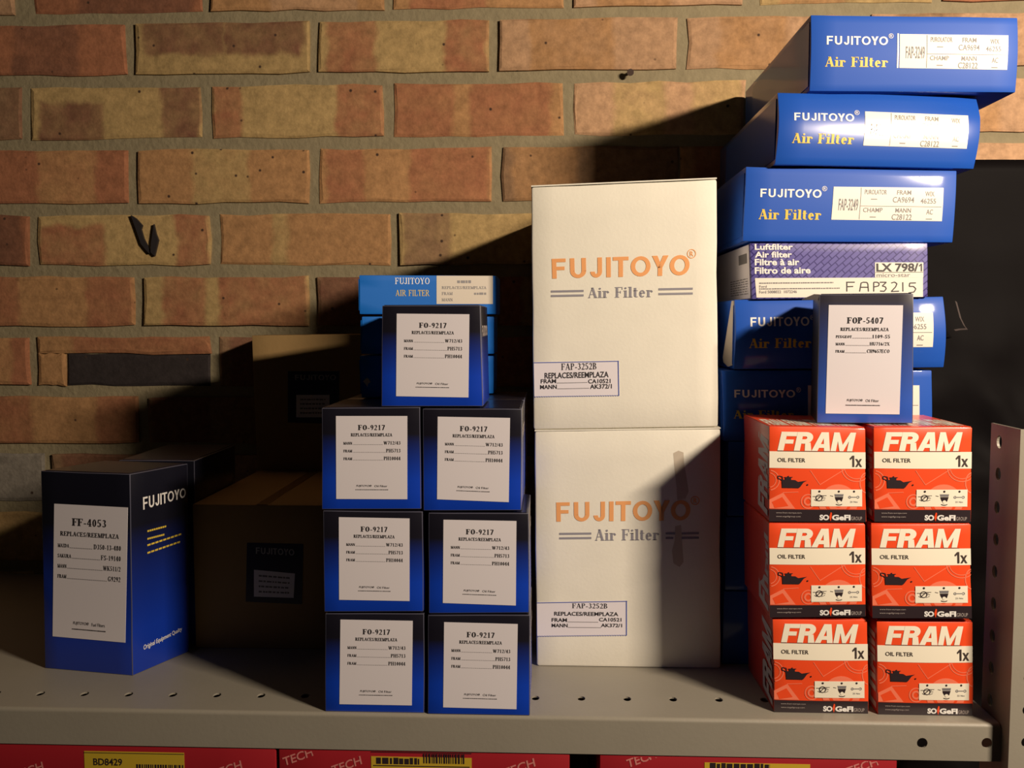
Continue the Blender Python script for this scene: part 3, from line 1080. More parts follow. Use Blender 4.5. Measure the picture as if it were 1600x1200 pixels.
# slotted angle upright at the right end
YP = 0.703
xp = P(1577, 1150, YP).x
ztop = P(1590, 671, YP).z
FW, FD = 0.040, 0.046
zh = []
z = P(1598, 1160, YP).z
hz_list = [P(1556, y, YP + .034).z for y in (690, 740, 792, 842, 892, 942, 992, 1042, 1092, 1142)]
fh = [(P(1601, y, YP).z, xp + .0135, .0042, .0042) for y in (705, 755, 805, 855, 905, 955, 1010, 1060, 1110, 1160)]
vs, fs = punched(0.0, ztop, xp, xp + FW, fh, .002, lambda a, c, t: Vector((c, YP + t, a)))
b = MB()
b.add(vs, fs)
post = empty('upright_post', (xp + .02, YP + .02, 0), 'grey slotted steel upright standing at the shelf end', 'post')
b.build('front_face', M_STEEL, post)
vs, fs = punched(0.0, ztop, YP + .002, YP + FD, [(z, YP + .032, .0052, .0042) for z in hz_list], .002, lambda a, c, t: Vector((xp + t, c, a)))
b = MB()
b.add(vs, fs)
b.build('side_flange', M_STEEL, post)

# ------------------------------------------------------------------ oil filter boxes: blue to black, white label
G_FO = 'oil filter boxes of the stepped stack'


def label_text(mb, L, code, rows, kind, y_code=(.106, .168), y_rep=(.205, .245), y0=.30, dy=.093, x_code=(.31, .69), x_rep=(.21, .79), foot=.84, xl=.105, xr=.905, hgt=.042):
    put(mb, L, serif(code, .25, .08), x_code[0], y_code[0], x_code[1], y_code[1], H2)
    put(mb, L, serif('REPLACES/REEMPLAZA', .22, .09), x_rep[0], y_rep[0], x_rep[1], y_rep[1], H2)
    for i, (a, b_) in enumerate(rows):
        v = y0 + dy * i
        wa = .031 * len(a)
        wb = .0335 * len(b_)
        put(mb, L, serif(a, .22, .09), xl, v + hgt * .25, xl + wa, v + hgt, H2)
        put(mb, L, serif(b_, .20, .08), xr - wb, v, xr, v + hgt, H2)
        dots(mb, L, xl + wa + .012, v + hgt, xr - wb - .012, H2, vsz=.005, size=.005, step=.0125)
    put(mb, L, sans('FUJITOYO\u00ae', 0.01, .15), .285, foot - .013, .50, foot + .016, H2)
    put(mb, L, sans(kind, 0.0, .0), .54, foot - .011, .72, foot + .014, H2)
    greek(mb, L, .27, foot + .045, .735, .008, H2, dash=.02, seed=len(code))


def fo_box(label, quad, lab, y, ground=False, depth=.080, seed=1, detailed=True):
    c = Carton('oil_filter_box', label, 'box', G_FO, quad, y, depth, M_FO, ground=ground, seed=seed)
    if lab:
        mb = MB()
        L = c.front.sub(lab)
        sticker(mb, L, H1)
        lb = c.part(mb, 'label', M_PAPER)
        mb = MB()
        label_text(mb, L, 'FO-9217', [('MANN', 'W712/43'), ('FRAM', 'PH5713'), ('FRAM', 'PH10044')], 'Oil Filter')
        c.part(mb, 'printed_text', M_INK, lb)
        # printing on the right-hand panel and the tuck flap on the lid
        mb = MB()
        put(mb, c.right, caps('FUJITOYO'), .12, .20, .88, .31, H1)
        c.part(mb, 'side_lettering', M_GREYPRINT)
    mb = MB()
    sticker(mb, c.top.subuv(.02, .02, .98, .985), .0005, 3, 3)
    c.part(mb, 'lid_flap', M_FO if False else mat('black_gloss_board', (0.012, 0.011, 0.02), 0.3, 0.4, .12))
    return c


def yground(pts):
    return G((pts[2][0] + pts[3][0]) / 2, (pts[2][1] + pts[3][1]) / 2).y


q = [(508, 958.5), (663, 958.5), (663, 1115), (508, 1114)]
fo_box('blue white-labelled oil filter box, bottom row of the stepped stack, beside the brown carton', q, [(532, 968), (645, 970), (643.5, 1102), (530.5, 1100)], .718, True, seed=1)
q = [(669, 961), (828, 961), (828, 1121), (668, 1119)]
fo_box('blue white-labelled oil filter box, bottom row, beside the lower white carton', q, [(694, 972), (809, 975), (807, 1108), (692.5, 1105)], .7165, True, seed=2)
q = [(505, 798), (660, 799.5), (662, 955.5), (506.5, 956)]
fo_box('blue white-labelled oil filter box, second row up, on the brown carton side', q, [(529.5, 808), (640, 810), (640, 939), (530, 937)], .717, seed=3)
q = [(669.5, 801), (826, 802), (827, 957.5), (670, 958.5)]
fo_box('blue white-labelled oil filter box, second row up, beside the lower white carton', q, [(693, 812), (807, 814), (806, 946), (692, 942)], .717, seed=4)
q = [(502.5, 637.5), (656, 636.5), (658.5, 795.5), (503, 796)]
fo_box('blue white-labelled oil filter box, third row up, on the brown carton side', q, [(525, 650), (636.5, 650), (636.5, 780), (525.5, 779.5)], .717, seed=5)
q = [(660.5, 638.5), (815, 639), (815, 797.5), (661.5, 798)]
fo_box('blue white-labelled oil filter box, third row up, beside the white cartons', q, [(684, 651), (797, 653), (795, 784.5), (683, 780)], .717, seed=6)
q = [(597, 477.5), (750.5, 477), (754.5, 635), (596, 635)]
fo_box('blue white-labelled oil filter box standing alone on top of the stepped stack', q, [(620, 490), (733.5, 491), (732, 621), (619, 619)], .718, seed=7)
# the second row, hidden behind the first, on which the three slim boxes stand
ZROW = [P(580, 956, .717).z, P(580, 797, .717).z, P(580, 637.5, .717).z]
for i in range(3):
    zb2, zt2 = (Z_SHELF if i == 0 else ZROW[i - 1] + .0008), ZROW[i] - .0004
    for xa, xb in ((P(507, 900, .717).x, P(661, 900, .717).x), (P(664, 900, .717).x, P(815, 900, .717).x)):
        w4 = [(xa, .803, zt2), (xb, .803, zt2), (xb, .803, zb2), (xa, .803, zb2)]
        c = Carton('oil_filter_box', 'blue oil filter box hidden behind the stepped stack, %s, %s column' % (('bottom row', 'middle row', 'top row')[i], 'left' if xa < -.14 else 'right'), 'box', 'oil filter boxes of the hidden second row', None, .825, .095, M_FO, world=w4, seed=20 + i)

# ------------------------------------------------------------------ slim bright blue air filter boxes behind the stack
G_SL = 'slim air filter boxes behind the stepped stack'
slim = [([(561, 430), (776, 430.5), (776, 491), (562, 491)], 'slim bright blue air filter box, uppermost behind the single top box'),
        ([(565, 494.5), (772, 494.5), (772, 553), (564, 553)], 'slim blue air filter box in shadow, second down behind the single top box'),
        ([(562, 556), (771, 556), (771, 0), (565, 0)], 'slim blue air filter box in shadow with a torn white spot, lowest of its three')]
for i, (q, lbl) in enumerate(slim):
    gz = False
    if i == 2:
        q[2], q[3] = (771, 619), (565, 619)
        gz = ZROW[2] + .0006
    c = Carton('slim_air_filter_box', lbl, 'box', G_SL, q, (.806, .862, .862, .806), .060, M_SLIM, ground=gz, seed=30 + i)
    dx, dy = q[0][0] - 561, q[0][1] - 430
    mb = MB()
    if i == 0:
        L = c.front.sub([(682 + dx, 430.8 + dy), (770 + dx * .3, 431 + dy), (770 + dx * .3, 475 + dy), (682 + dx, 475 + dy)])
        sticker(mb, L, H1)
        lb = c.part(mb, 'label', mat('grey_white_label', (0.52, 0.46, 0.38), 0.5))
        mb = MB()
        put(mb, L, serif('REPLACES/REEMPLAZA', .2, .09), .09, .37, .88, .47, H2)
        put(mb, L, serif('FRAM', .2, .09), .09, .58, .28, .68, H2)
        put(mb, L, serif('MANN', .2, .09), .09, .80, .28, .90, H2)
        greek(mb, L, .36, .21, .62, .10, H2, dash=.08, seed=3)
        greek(mb, L, .66, .63, .88, .08, H2, dash=.06, seed=4)
        c.part(mb, 'printed_text', M_GREYINK, lb)
        mb = MB()
        put_px(mb, c.front, serif('FUJITOYO', .12, .06, .05), 617 + dx, 434 + dy, 671 + dx, 444 + dy, H1, 0)
        c.part(mb, 'brand_lettering', M_WHITEINK)
        mb = MB()
        put_px(mb, c.front, serif('AIR FILTER', .12, .06, .05), 618 + dx, 453 + dy, 671 + dx, 462.5 + dy, H1, 0)
        c.part(mb, 'product_lettering', M_YELLOW)
    mb = MB()
    sticker(mb, c.left.subuv(.1, .1, .99, .9), .0008, 2, 2)
    c.part(mb, 'end_flap', M_SLIM)
    if i == 2:
        mb = MB()
        poly(mb, c.front, [c.front.uv(*p) for p in [(567, 596), (573, 590), (576, 592), (579, 597), (575, 600), (574, 605), (571, 600)]], H1)
        c.part(mb, 'torn_spot', M_BARE)

# ------------------------------------------------------------------ brown cartons with a navy label, in the shade
def kraft(label, world, depth, lab, sub, txt, seed):
    c = Carton('cardboard_carton', label, 'carton', 'brown cartons with navy labels', None, world[0][1], depth, M_KRAFT, world=world, seed=seed, bev=.001)
    mb = MB()
    L = c.front.sub(lab)
    sticker(mb, L, H1)
    lb = c.part(mb, 'label', M_NAVY)
    mb = MB()
    sticker(mb, c.front.sub(sub), H2, mi=0)
    S_ = c.front.sub(sub)
    for k_ in range(4):
        greek(mb, S_, .12, .2 + .2 * k_, .88, .07, H3, mi=1, dash=.1, seed=seed + k_)
    put(mb, c.front.sub(txt), caps('FUJITOYO', .2, .16, .2), 0, 0, 1, 1, H2, 2)
    c.part(mb, 'printed_text', [M_PAPER, M_GREYINK, mat('dim_white_ink', (.35, .34, .34), .5)], lb)
    mb = MB()
    sticker(mb, c.top.subuv(.46, .0, .54, 1.0), .0003, 1, 4)
    c.part(mb, 'tape_strip', mat('brown_tape', (.22, .13, .05), .3))
    return c


g0 = G(306, 1012)
zl = P(306, 788, g0.y).z
xr = P(520, 900, g0.y).x
kraft('brown cardboard carton with navy label standing on the shelf, lower of two',
      [(g0.x, g0.y, zl), (xr, g0.y, zl), (xr, g0.y, Z_SHELF), (g0.x, g0.y, Z_SHELF)], .20,
      [(386, 848), (474, 850), (472, 944), (384, 940)], [(397, 890), (461, 896), (459, 934), (397, 932)], [(400, 855), (460, 858), (460, 868), (400, 865)], 41)
YU = 1.060
pu = P(393, 524, YU)
xr = P(566, 600, YU).x
kraft('brown cardboard carton with navy label leaning at the wall, upper of two',
      [(pu.x, YU, pu.z), (xr, YU, pu.z + .0015), (xr, YU, zl + .0006), (pu.x + .004, YU, zl + .0006)], .046,
      [(450, 580), (530, 580), (530, 662), (450, 660)], [(463, 617), (515, 617), (515, 652), (463, 652)], [(461, 585.5), (525, 585.5), (525, 594), (461, 594)], 42)

# ------------------------------------------------------------------ fuel filter boxes, turned towards the left
bl_, br_, bk_ = G(70, 1044), G(207, 1056), G(296, 1018)
dv = bk_ - br_
ztl = P(74, 735, bl_.y).z
ztr = P(216, 742, br_.y).z


def ff(label, base, dv, detailed, ztop_):
    bl_, br_ = base
    w4 = [bl_, br_, br_, bl_]
    w4 = [Vector(p) for p in w4]
    w4[0].z, w4[1].z = ztop_, ztop_
    lean = .0028
    w4[1] += Vector((lean, 0, 0))
    w4[0] += Vector((lean, 0, 0))
    c = Carton('fuel_filter_box', label, 'box', 'tall fuel filter boxes', None, None, None, M_FF, world=w4, dvec=dv, seed=51)
    if detailed:
        mb = MB()
        L = c.front.sub([(85, 787), (200, 793), (196, 1004), (82.5, 994)])
        sticker(mb, L, H1)
        lb = c.part(mb, 'label', M_PAPER)
        mb = MB()
        label_text(mb, L, 'FF-4053', [('MAZDA', 'D350-13-480'), ('SAKURA', 'FS-19140'), ('MANN', 'WK511/2'), ('FRAM', 'G9292')], 'Fuel Filters', y_code=(.10, .155), y_rep=(.20, .235), y0=.285, dy=.077, x_code=(.25, .715), x_rep=(.09, .89), foot=.885, xl=.06, xr=.92, hgt=.036)
        c.part(mb, 'printed_text', M_INK, lb)
        mb = MB()
        put_quad(mb, c.right, caps('FUJITOYO', .19, .15, .16), [(223, 777), (290, 762), (290, 776.5), (223.5, 796.5)], H1, 0)
        c.part(mb, 'brand_lettering', M_WHITEINK)
        mb = MB()
        R2 = c.right
        for (xa, ya, xb, yb_) in ((230, 830, 260, 822), (230, 842, 257, 835), (230, 852, 284, 834), (230, 864, 282, 846)):
            a, b__ = R2.uv(xa, ya), R2.uv(xb, yb_)
            S2 = R2.subuv(a[0], min(a[1], b__[1]), b__[0], max(a[1], b__[1]) + .001)
            for k_ in range(9):
                t0, t1 = k_ / 9, (k_ + .8) / 9
                pa, pb = (a[0] + (b__[0] - a[0]) * t0, a[1] + (b__[1] - a[1]) * t0), (a[0] + (b__[0] - a[0]) * t1, a[1] + (b__[1] - a[1]) * t1)
                line(mb, R2, pa, pb, .009, H1, 1, asp=.6)
        c.part(mb, 'bullet_lines', [M_WHITEINK, M_YELLOW])
        mb = MB()
        put_quad(mb, c.right, sans('Original Equipment Quality', .012), [(224, 1008), (284, 979), (284, 987), (224, 1018)], H1, 0)
        c.part(mb, 'motto_lettering', M_WHITEINK)
    mb = MB()
    sticker(mb, c.top.subuv(.03, .03, .97, .97), .0006, 3, 3)
    c.part(mb, 'lid_flap', mat('black_gloss_board', (0.012, 0.011, 0.02), 0.3))
    return c


ff('tall navy fuel filter box with white label, standing alone in front at the shelf end', (bl_, br_), dv, True, (ztl + ztr) / 2)
yb_ = max(bk_.y, bl_.y + dv.y) + .004
xr_ = g0.x - .003
ff('tall dark fuel filter box half hidden behind the labelled one', (Vector((xr_ - .075, yb_, Z_SHELF)), Vector((xr_, yb_, Z_SHELF))), Vector((0, .115, 0)), False, (ztl + ztr) / 2 + .0)

# ------------------------------------------------------------------ two white cartons
def white_box(label, quad, y, ground, F, stripes, AF, lab, T, reg, seed):
    c = Carton('white_carton', label, 'carton', 'white air filter cartons', quad, y, .285, M_WHITE, ground=ground, bev=.0022, seed=seed, jit=.0008, n=(8, 8, 4))
    f = c.front
    mb = MB()
    put_quad(mb, f, caps('FUJITOYO', .215, .18, .20), F, H1, 0)
    ru = f.uv(*reg)
    k_ = 0.024
    ring(mb, f, ru[0], ru[1], k_, k_ * .78, k_ * .16, k_ * .13, H1, 0)
    put(mb, f, sans('R', .02), ru[0] - k_ * .38, ru[1] - k_ * .42, ru[0] + k_ * .42, ru[1] + k_ * .42, H1, 0)
    c.part(mb, 'brand_lettering', [M_ORANGEINK, M_SLATEINK])
    mb = MB()
    put_quad(mb, f, serif('Air Filter', .20, .065), AF, H1, 1)
    c.part(mb, 'product_lettering', [M_ORANGEINK, M_SLATEINK])
    mb = MB()
    for (xa, ya, xb, yb_) in stripes:
        a, b__ = f.uv(xa, ya), f.uv(xb, yb_)
        line(mb, f, a, b__, .0085, H1, 0, asp=.78)
        c.part(mb, 'printed_stripe', M_SLATEINK)
        mb = MB()
    mb = MB()
    L = f.sub(lab)
    sticker(mb, L, .0002)
    lb = c.part(mb, 'label', M_PAPER)
    mb = MB()
    code, rep, fr, ca, mn, ak = T
    put_px(mb, f, serif('FAP-3252B', .16, .06), *code, H2, 0)
    put_px(mb, f, sans('REPLACES/REEMPLAZA', .018), *rep, H2, 0)
    put_px(mb, f, sans('FRAM', .018), *fr, H2, 0)
    put_px(mb, f, sans('CA10521', .018), *ca, H2, 0)
    put_px(mb, f, sans('MANN', .018), *mn, H2, 0)
    put_px(mb, f, sans('AK372/1', .018), *ak, H2, 0)
    for (a_, b_) in ((fr, ca), (mn, ak)):
        p0, p1 = f.uv(a_[2] + 1, a_[3]), f.uv(b_[0] - 1, b_[3])
        dots(mb, f, p0[0], p0[1], p1[0], H2, step=.006, size=.0032, vsz=.0024)
    c.part(mb, 'printed_text', [M_INK, M_BLUEINK], lb)
    mb = MB()
    line(mb, L, (0, .015), (1, .015), .022, H2, 1, 2.4)
    line(mb, L, (.992, 0), (.992, 1), .026, H2, 1, 2.4)
    for k_ in range(36):
        ring(mb, L, (k_ + .5) / 36, .985, .012, .03, .005, .016, H2, 1, 0, 180, 5)
    c.part(mb, 'label_border', [M_INK, M_BLUEINK], lb)
    mb = MB()
    sticker(mb, c.top.subuv(.0, .52, 1.0, 1.0), .0012, 3, 2)
    c.part(mb, 'lid_flap', M_WHITE)
    return c


q = [(835.5, 674), (1126, 670), (1126, 1043), (838.5, 1043)]
yw = G(982, 1043).y
wb = white_box('cream white carton standing on the shelf, lower of two, with a brown scuff', q, yw, True,
               [(869, 785), (1079, 781), (1078, 813), (869.5, 815)],
               [(874, 834, 924, 833.5), (874, 841, 924, 840.5), (1040, 833.5, 1055, 833.5), (1040, 840.5, 1052, 840.5), (1065, 833.5, 1092, 833), (1065, 840.5, 1092, 840)],
               [(930, 827), (1030, 826.5), (1030, 844), (930, 845)], [(839, 941), (980, 938.5), (980, 992.5), (839.5, 994)],
               [(894, 942.5, 949, 950.5), (866, 955.5, 966, 962.5), (862, 965.5, 886, 971.5), (936, 965, 971, 971), (862, 974, 887, 980), (939, 974, 972, 980)], (1086, 782), 61)
mb = MB()
poly(mb, wb.front, [wb.front.uv(*p) for p in [(1052, 708), (1060, 704), (1068, 707), (1069, 726), (1073, 748), (1076, 768), (1071, 779), (1058, 781), (1057, 760), (1054, 735)]], .00008)
wb.part(mb, 'scuff_mark', M_STAIN)
mb = MB()
poly(mb, wb.front, [wb.front.uv(*p) for p in [(1055, 822), (1064, 820), (1066, 850), (1068, 878), (1062, 886), (1052, 880), (1050, 860), (1054, 845)]], .00008)
wb.part(mb, 'scuff_mark', M_STAIN)
q = [(830, 292), (1120, 279.5), (1122.5, 667), (834, 671.5)]
white_box('cream white air filter carton stacked on the lower white one', q, yw, False,
          [(862, 404.5), (1078, 398), (1077, 430), (863, 435.5)],
          [(861, 455.5, 912, 454.5), (861, 462.5, 912, 461.5), (1029, 452, 1082.5, 451), (1029, 459.5, 1082.5, 458.5)],
          [(919, 449.5), (1020, 447.5), (1020, 464.5), (919, 466)], [(834, 566), (967, 563.5), (968, 618), (835, 620)],
          [(877, 568, 932, 577), (851, 582.5, 951, 589.5), (845, 592.5, 869, 598.5), (919, 592.5, 954, 598.5), (844, 601.5, 870, 607.5), (922, 600.5, 956, 607)], (1080.5, 396.5), 62)

# ------------------------------------------------------------------ red oil filter boxes
G_RED = 'red oil filter boxes at the shelf end'


def red_box(label, quad, y, ground, seed, depth=.094):
    bow = lambda u, v: .0016 * math.sin(math.pi * u) * math.sin(math.pi * v)
    c = Carton('red_oil_filter_box', label, 'box', G_RED, quad, y, depth, [M_RED, M_REDSIDE], ground=ground, bev=.0009, seed=seed, jit=.0009, bulge=bow, n=(8, 8, 3))
    f = c.front
    mb = MB()                                   # white band with its print
    patch(mb, f, .004, .255, .996, .43, .0002, 8, 2, 0)
    put(mb, f, sans('OIL FILTER', .012), .085, .322, .37, .365, H2, 1)
    put(mb, f, one(), .83, .29, .878, .41, H2, 1)
    put(mb, f, sans('x', .02), .888, .325, .96, .41, H2, 1)
    c.part(mb, 'white_band', [M_CREAM, mat('dark_brown_ink', (.05, .035, .03), .5)])
    mb = MB()                                   # brand lettering
    put(mb, f, heavy('FRAM'), .085, .048, .90, .245, H1, 0)
    patch(mb, f, .085, .2485, .88, .253, H1, 6, 1, 1)
    c.part(mb, 'lettering', [M_CREAM, M_BLACKBAND])
    mb = MB()                                   # pale drawing on the orange field
    K = (.006, .435, .994, .86)
    ring(mb, f, .71, .80, .20, .205, .20, .205, .0002, 0, 0, 360, 36, K)
    ring(mb, f, .71, .80, .13, .135, .13, .135, .00032, 1, 0, 360, 30, K)
    ring(mb, f, .71, .80, .10, .105, .06, .06, .00038, 0, 0, 360, 30, K)
    poly(mb, f, [(.006, .765), (.145, .69), (.27, .86), (.006, .86)], .0002, 0)
    poly(mb, f, [(.03, .79), (.135, .735), (.20, .83), (.06, .855)], .0003, 1)
    ring(mb, f, .40, .78, .075, .08, .012, .012, .0002, 0, 0, 360, 24, K)
    ring(mb, f, .40, .78, .045, .048, .02, .02, .0002, 0, 0, 360, 24, K)
    ring(mb, f, .0, .56, .11, .11, .01, .01, .0002, 0, -80, 80, 20, K)
    ring(mb, f, .0, .56, .075, .08, .008, .008, .0002, 0, -80, 80, 20, K)
    ring(mb, f, .90, .42, .16, .15, .009, .009, .0002, 0, 5, 175, 20, K)
    ring(mb, f, .90, .42, .13, .12, .008, .008, .0002, 0, 8, 172, 20, K)
    ring(mb, f, 1.0, .58, .07, .11, .012, .012, .0002, 0, 90, 270, 20, K)
    line(mb, f, (.42, .45), (.52, .60), .007, .0002, 0)
    line(mb, f, (.77, .44), (.52, .60), .007, .0002, 0)
    line(mb, f, (.14, .69), (.30, .68), .007, .0002, 0)
    c.part(mb, 'background_drawing', [M_REDPALE, M_RED])
    mb = MB()                                   # oil can symbol
    poly(mb, f, [(.13, .55), (.265, .553), (.295, .572), (.388, .557), (.35, .58), (.318, .625), (.305, .638), (.135, .638)], H2, 0)
    poly(mb, f, [(.165, .53), (.225, .53), (.225, .552), (.165, .552)], H2, 0)
    line(mb, f, (.155, .527), (.24, .524), .007, H2, 0)
    line(mb, f, (.197, .51), (.197, .53), .012, H2, 0)
    for a, b_ in (((.14, .56), (.092, .538)), ((.092, .538), (.094, .512)), ((.094, .512), (.135, .52)), ((.135, .52), (.14, .56))):
        line(mb, f, a, b_, .009, H2, 0)
    ring(mb, f, .392, .602, .008, .009, .008, .009, H2, 0, n=10)
    c.part(mb, 'oil_can_symbol', M_BLACKBAND)
    mb = MB()                                   # pictogram panel
    Q = f.subuv(.43, .65, .957, .83)
    patch(mb, Q, 0, 0, 1, 1, H2, 4, 2, 0)
    for cu in (.16, .54, .84):
        ring(mb, Q, cu, .115, .022, .065, .022, .065, H3, 1, n=12)
    ring(mb, Q, .155, .50, .07, .20, .018, .05, H3, 1, n=20)
    line(mb, Q, (.11, .62), (.20, .37), .05, H3, 1, 3)
    line(mb, Q, (.03, .42), (.25, .42), .035, H3, 1, 3)
    for a, b_ in (((.06, .6), (.11, .68)), ((.2, .68), (.27, .6)), ((.2, .36), (.30, .36)), ((.22, .5), (.28, .5))):
        line(mb, Q, a, b_, .03, H3, 1, 3)
    poly(mb, Q, [(.455, .27), (.635, .27), (.625, .42), (.465, .42)], H3, 2)
    poly(mb, Q, [(.462, .44), (.628, .44), (.61, .60), (.60, .70), (.50, .70), (.475, .58)], H3, 1)
    ring(mb, Q, .545, .72, .035, .10, .035, .10, .0007, 0, n=12)
    ring(mb, Q, .545, .84, .07, .10, .02, .05, H3, 1, 15, 165, 10)
    line(mb, Q, (.37, .36), (.43, .40), .03, H3, 1, 3)
    line(mb, Q, (.76, .45), (.90, .45), .05, H3, 2, 3)
    ring(mb, Q, .755, .45, .03, .085, .015, .045, H3, 2, 40, 320, 12)
    ring(mb, Q, .915, .45, .03, .085, .015, .045, H3, 2, 220, 500, 12)
    put(mb, Q, sans('25 Nm', .01), .76, .68, .91, .78, H3, 2)
    c.part(mb, 'pictogram_panel', [M_CREAM, M_BLACKBAND, M_GREYINK])
    mb = MB()                                   # black foot band
    patch(mb, f, .004, .866, .996, .998, .0002, 8, 2, 0)
    put(mb, f, sans('www.fram-europe.com'), .075, .895, .335, .914, H2, 2)
    put(mb, f, sans('www.sogefigroup.com'), .075, .934, .325, .954, H2, 2)
    put(mb, f, sans('SO', .045, 0, .95), .52, .920, .618, .980, H2, 1)
    put(mb, f, sans('GeFI', .045, 0, 1.0), .648, .920, .838, .980, H2, 1)
    poly(mb, f, [(.620, .935), (.633, .892), (.646, .90), (.644, .945), (.633, .99), (.624, .965)], H3, 3)
    put(mb, f, sans('GROUP', .0), .845, .940, .955, .978, H2, 2)
    c.part(mb, 'black_band', [M_BLACKBAND, M_WHITEINK, M_GREYPRINT, M_RED])
    mb = MB()                                   # lid flap with repeated print
    sticker(mb, c.top.subuv(.01, .02, .99, .99), .0006, 3, 3, 0)
    for k_ in range(4):
        put(mb, c.top, heavy('FRAM'), .03 + .24 * k_, .45, .25 + .24 * k_, .92, .0008, 1)
    c.part(mb, 'lid_flap', [M_RED, M_CREAM])
    for fc, nm in ((c.left, 'side_print'), (c.right, 'side_print')):
        mb = MB()                               # brand running up the side panels
        g = fc.subuv(.0, .0, 1.0, 1.0)
        vs, fs = heavy('FRAM')
        u0, u1 = (.62, .97) if fc is c.left else (.03, .38)
        mb.add([fc.pt(u0 + (u1 - u0) * (1 - y), .95 - .85 * x, H1) for x, y in vs], fs, 0)
        c.part(mb, nm, M_GREYPRINT if fc is c.left else M_CREAM)  # left print greyer than the right, shade put into its colour
    return c


RY = .729
q = [(1207, 967), (1356, 968.5), (1357, 1114), (1209, 1113.5)]
red_box('red and white oil filter box, bottom of the column beside the white cartons', q, G(1283, 1114).y, True, 71)
q = [(1369.5, 970.5), (1520, 971.5), (1520, 1118), (1371.5, 1117)]
red_box('red and white oil filter box, bottom of the column beside the steel upright', q, G(1445, 1117.5).y, True, 72)
q = [(1201.5, 818.5), (1352, 819), (1353, 963.5), (1202.5, 965)]
red_box('red and white oil filter box, middle of the column beside the white cartons', q, RY, False, 73)
q = [(1360.5, 819), (1516.5, 819), (1519, 966.5), (1362.5, 966)]
red_box('red and white oil filter box, middle of the column beside the steel upright', q, RY - .003, False, 74)
q = [(1202, 667), (1352.5, 669), (1353.5, 816), (1201, 815)]
red_box('red and white oil filter box, top of the column beside the white cartons', q, RY, False, 75)
q = [(1365, 668), (1519.5, 668), (1517, 816.5), (1365.5, 815.5)]
rb = red_box('red and white oil filter box, top of the column beside the steel upright', q, RY - .003, False, 76)

# the single box on top of the red ones
q = [(1280.5, 460.5), (1427.5, 459), (1426, 661.5), (1276, 661)]
c = Carton('tall_oil_filter_box', 'tall grey-blue oil filter box with white label, standing on the red boxes', 'box', None, q, (.752, .737, .737, .752), .066, [M_FOP, mat('shaded_side_board', (0.010, 0.010, 0.02), .45)], seed=81, dvec=(.014, .066, 0))  # sides near black: their shade is put into the board colour
L = c.front.sub([(1295, 476.5), (1411, 477), (1405.5, 647.5), (1290, 646)])
mb = MB()
sticker(mb, L, H1)
lb = c.part(mb, 'label', M_PAPER)
mb = MB()
label_text(mb, L, 'FOP-5407', [('PEUGEOT', '1109-S5'), ('MANN', 'HU716/2X'), ('FRAM', 'CH9657ECO')], 'Oil Filter', y_code=(.112, .168), y_rep=(.205, .237), y0=.27, dy=.067, x_code=(.255, .745), x_rep=(.17, .82), foot=.875, xl=.11, xr=.84, hgt=.032)
c.part(mb, 'printed_text', M_INK, lb)
mb = MB()
sticker(mb, c.top.subuv(.02, .02, .98, .98), .0007, 3, 3)
c.part(mb, 'lid_flap', mat('black_gloss_board', (0.012, 0.011, 0.02), 0.3))
mb = MB()                                     # dog-eared flap poking out beside the lid
a = [P(1281, 460, .754), P(1272, 459.5, .772), P(1253, 467.5, .80), P(1278, 468, .757)]
a2 = [p + Vector((0, .0003, -.0006)) for p in a]
mb.add(a + a2, [(0, 1, 2, 3), (7, 6, 5, 4), (0, 4, 5, 1), (1, 5, 6, 2), (2, 6, 7, 3), (3, 7, 4, 0)])
c.part(mb, 'corner_flap', mat('grey_board', (.16, .13, .12), .5))

# ------------------------------------------------------------------ the leaning pile of air filter boxes
YS, DS = .835, .266
G_AF = 'blue air filter boxes in the leaning pile'


def cyl(a):
    return lambda u, v: a * math.sin(math.pi * min(max(v, 0), 1))


def af_label(c, L, shiny):
    """the white cross-reference label: grid of names and numbers"""
    mb = MB()
    sticker(mb, L, H1, 6, 6)
    lb = c.part(mb, 'label', M_GLOSSPAPER if shiny else M_SATINPAPER)
    mb = MB()
    ts = lambda s_, b_=.008: sans(s_, b_)
    put(mb, L, ts('FAP-3249', .012), .055, .36, .232, .72, H2)
    X = lambda x: (x - 1302) / 171
    Y = lambda y: (y - 293) / 52
    for s_, xa, ya, xb, yb_ in (('PUROLATOR', 1351, 297, 1385, 304.5), ('FRAM', 1401, 297.5, 1423, 304.5), ('CA9694', 1395, 308, 1428, 317), ('WIX', 1445, 299, 1459, 306.5), ('46255', 1438, 310, 1462, 318),
                                ('CHAMP', 1350, 325.5, 1380, 332.5), ('MANN', 1400, 325.5, 1424, 332.5), ('C28122', 1395, 335, 1426, 344), ('AC', 1448, 327, 1458, 335)):
        put(mb, L, ts(s_), X(xa), Y(ya), X(xb), Y(yb_), H2)
    for xa, y_ in ((1361, 312), (1361, 340), (1448, 342)):
        patch(mb, L, X(xa), Y(y_) - .012, X(xa + 9.5), Y(y_) + .012, H2)
    patch(mb, L, X(1345), Y(322.5), X(1471), Y(323.3), H2, 8, 1)
    patch(mb, L, X(1344.6), Y(294), X(1345.4), Y(344), H2, 1, 6)
    c.part(mb, 'printed_text', M_LAMINK if shiny else M_GREYINK, lb)


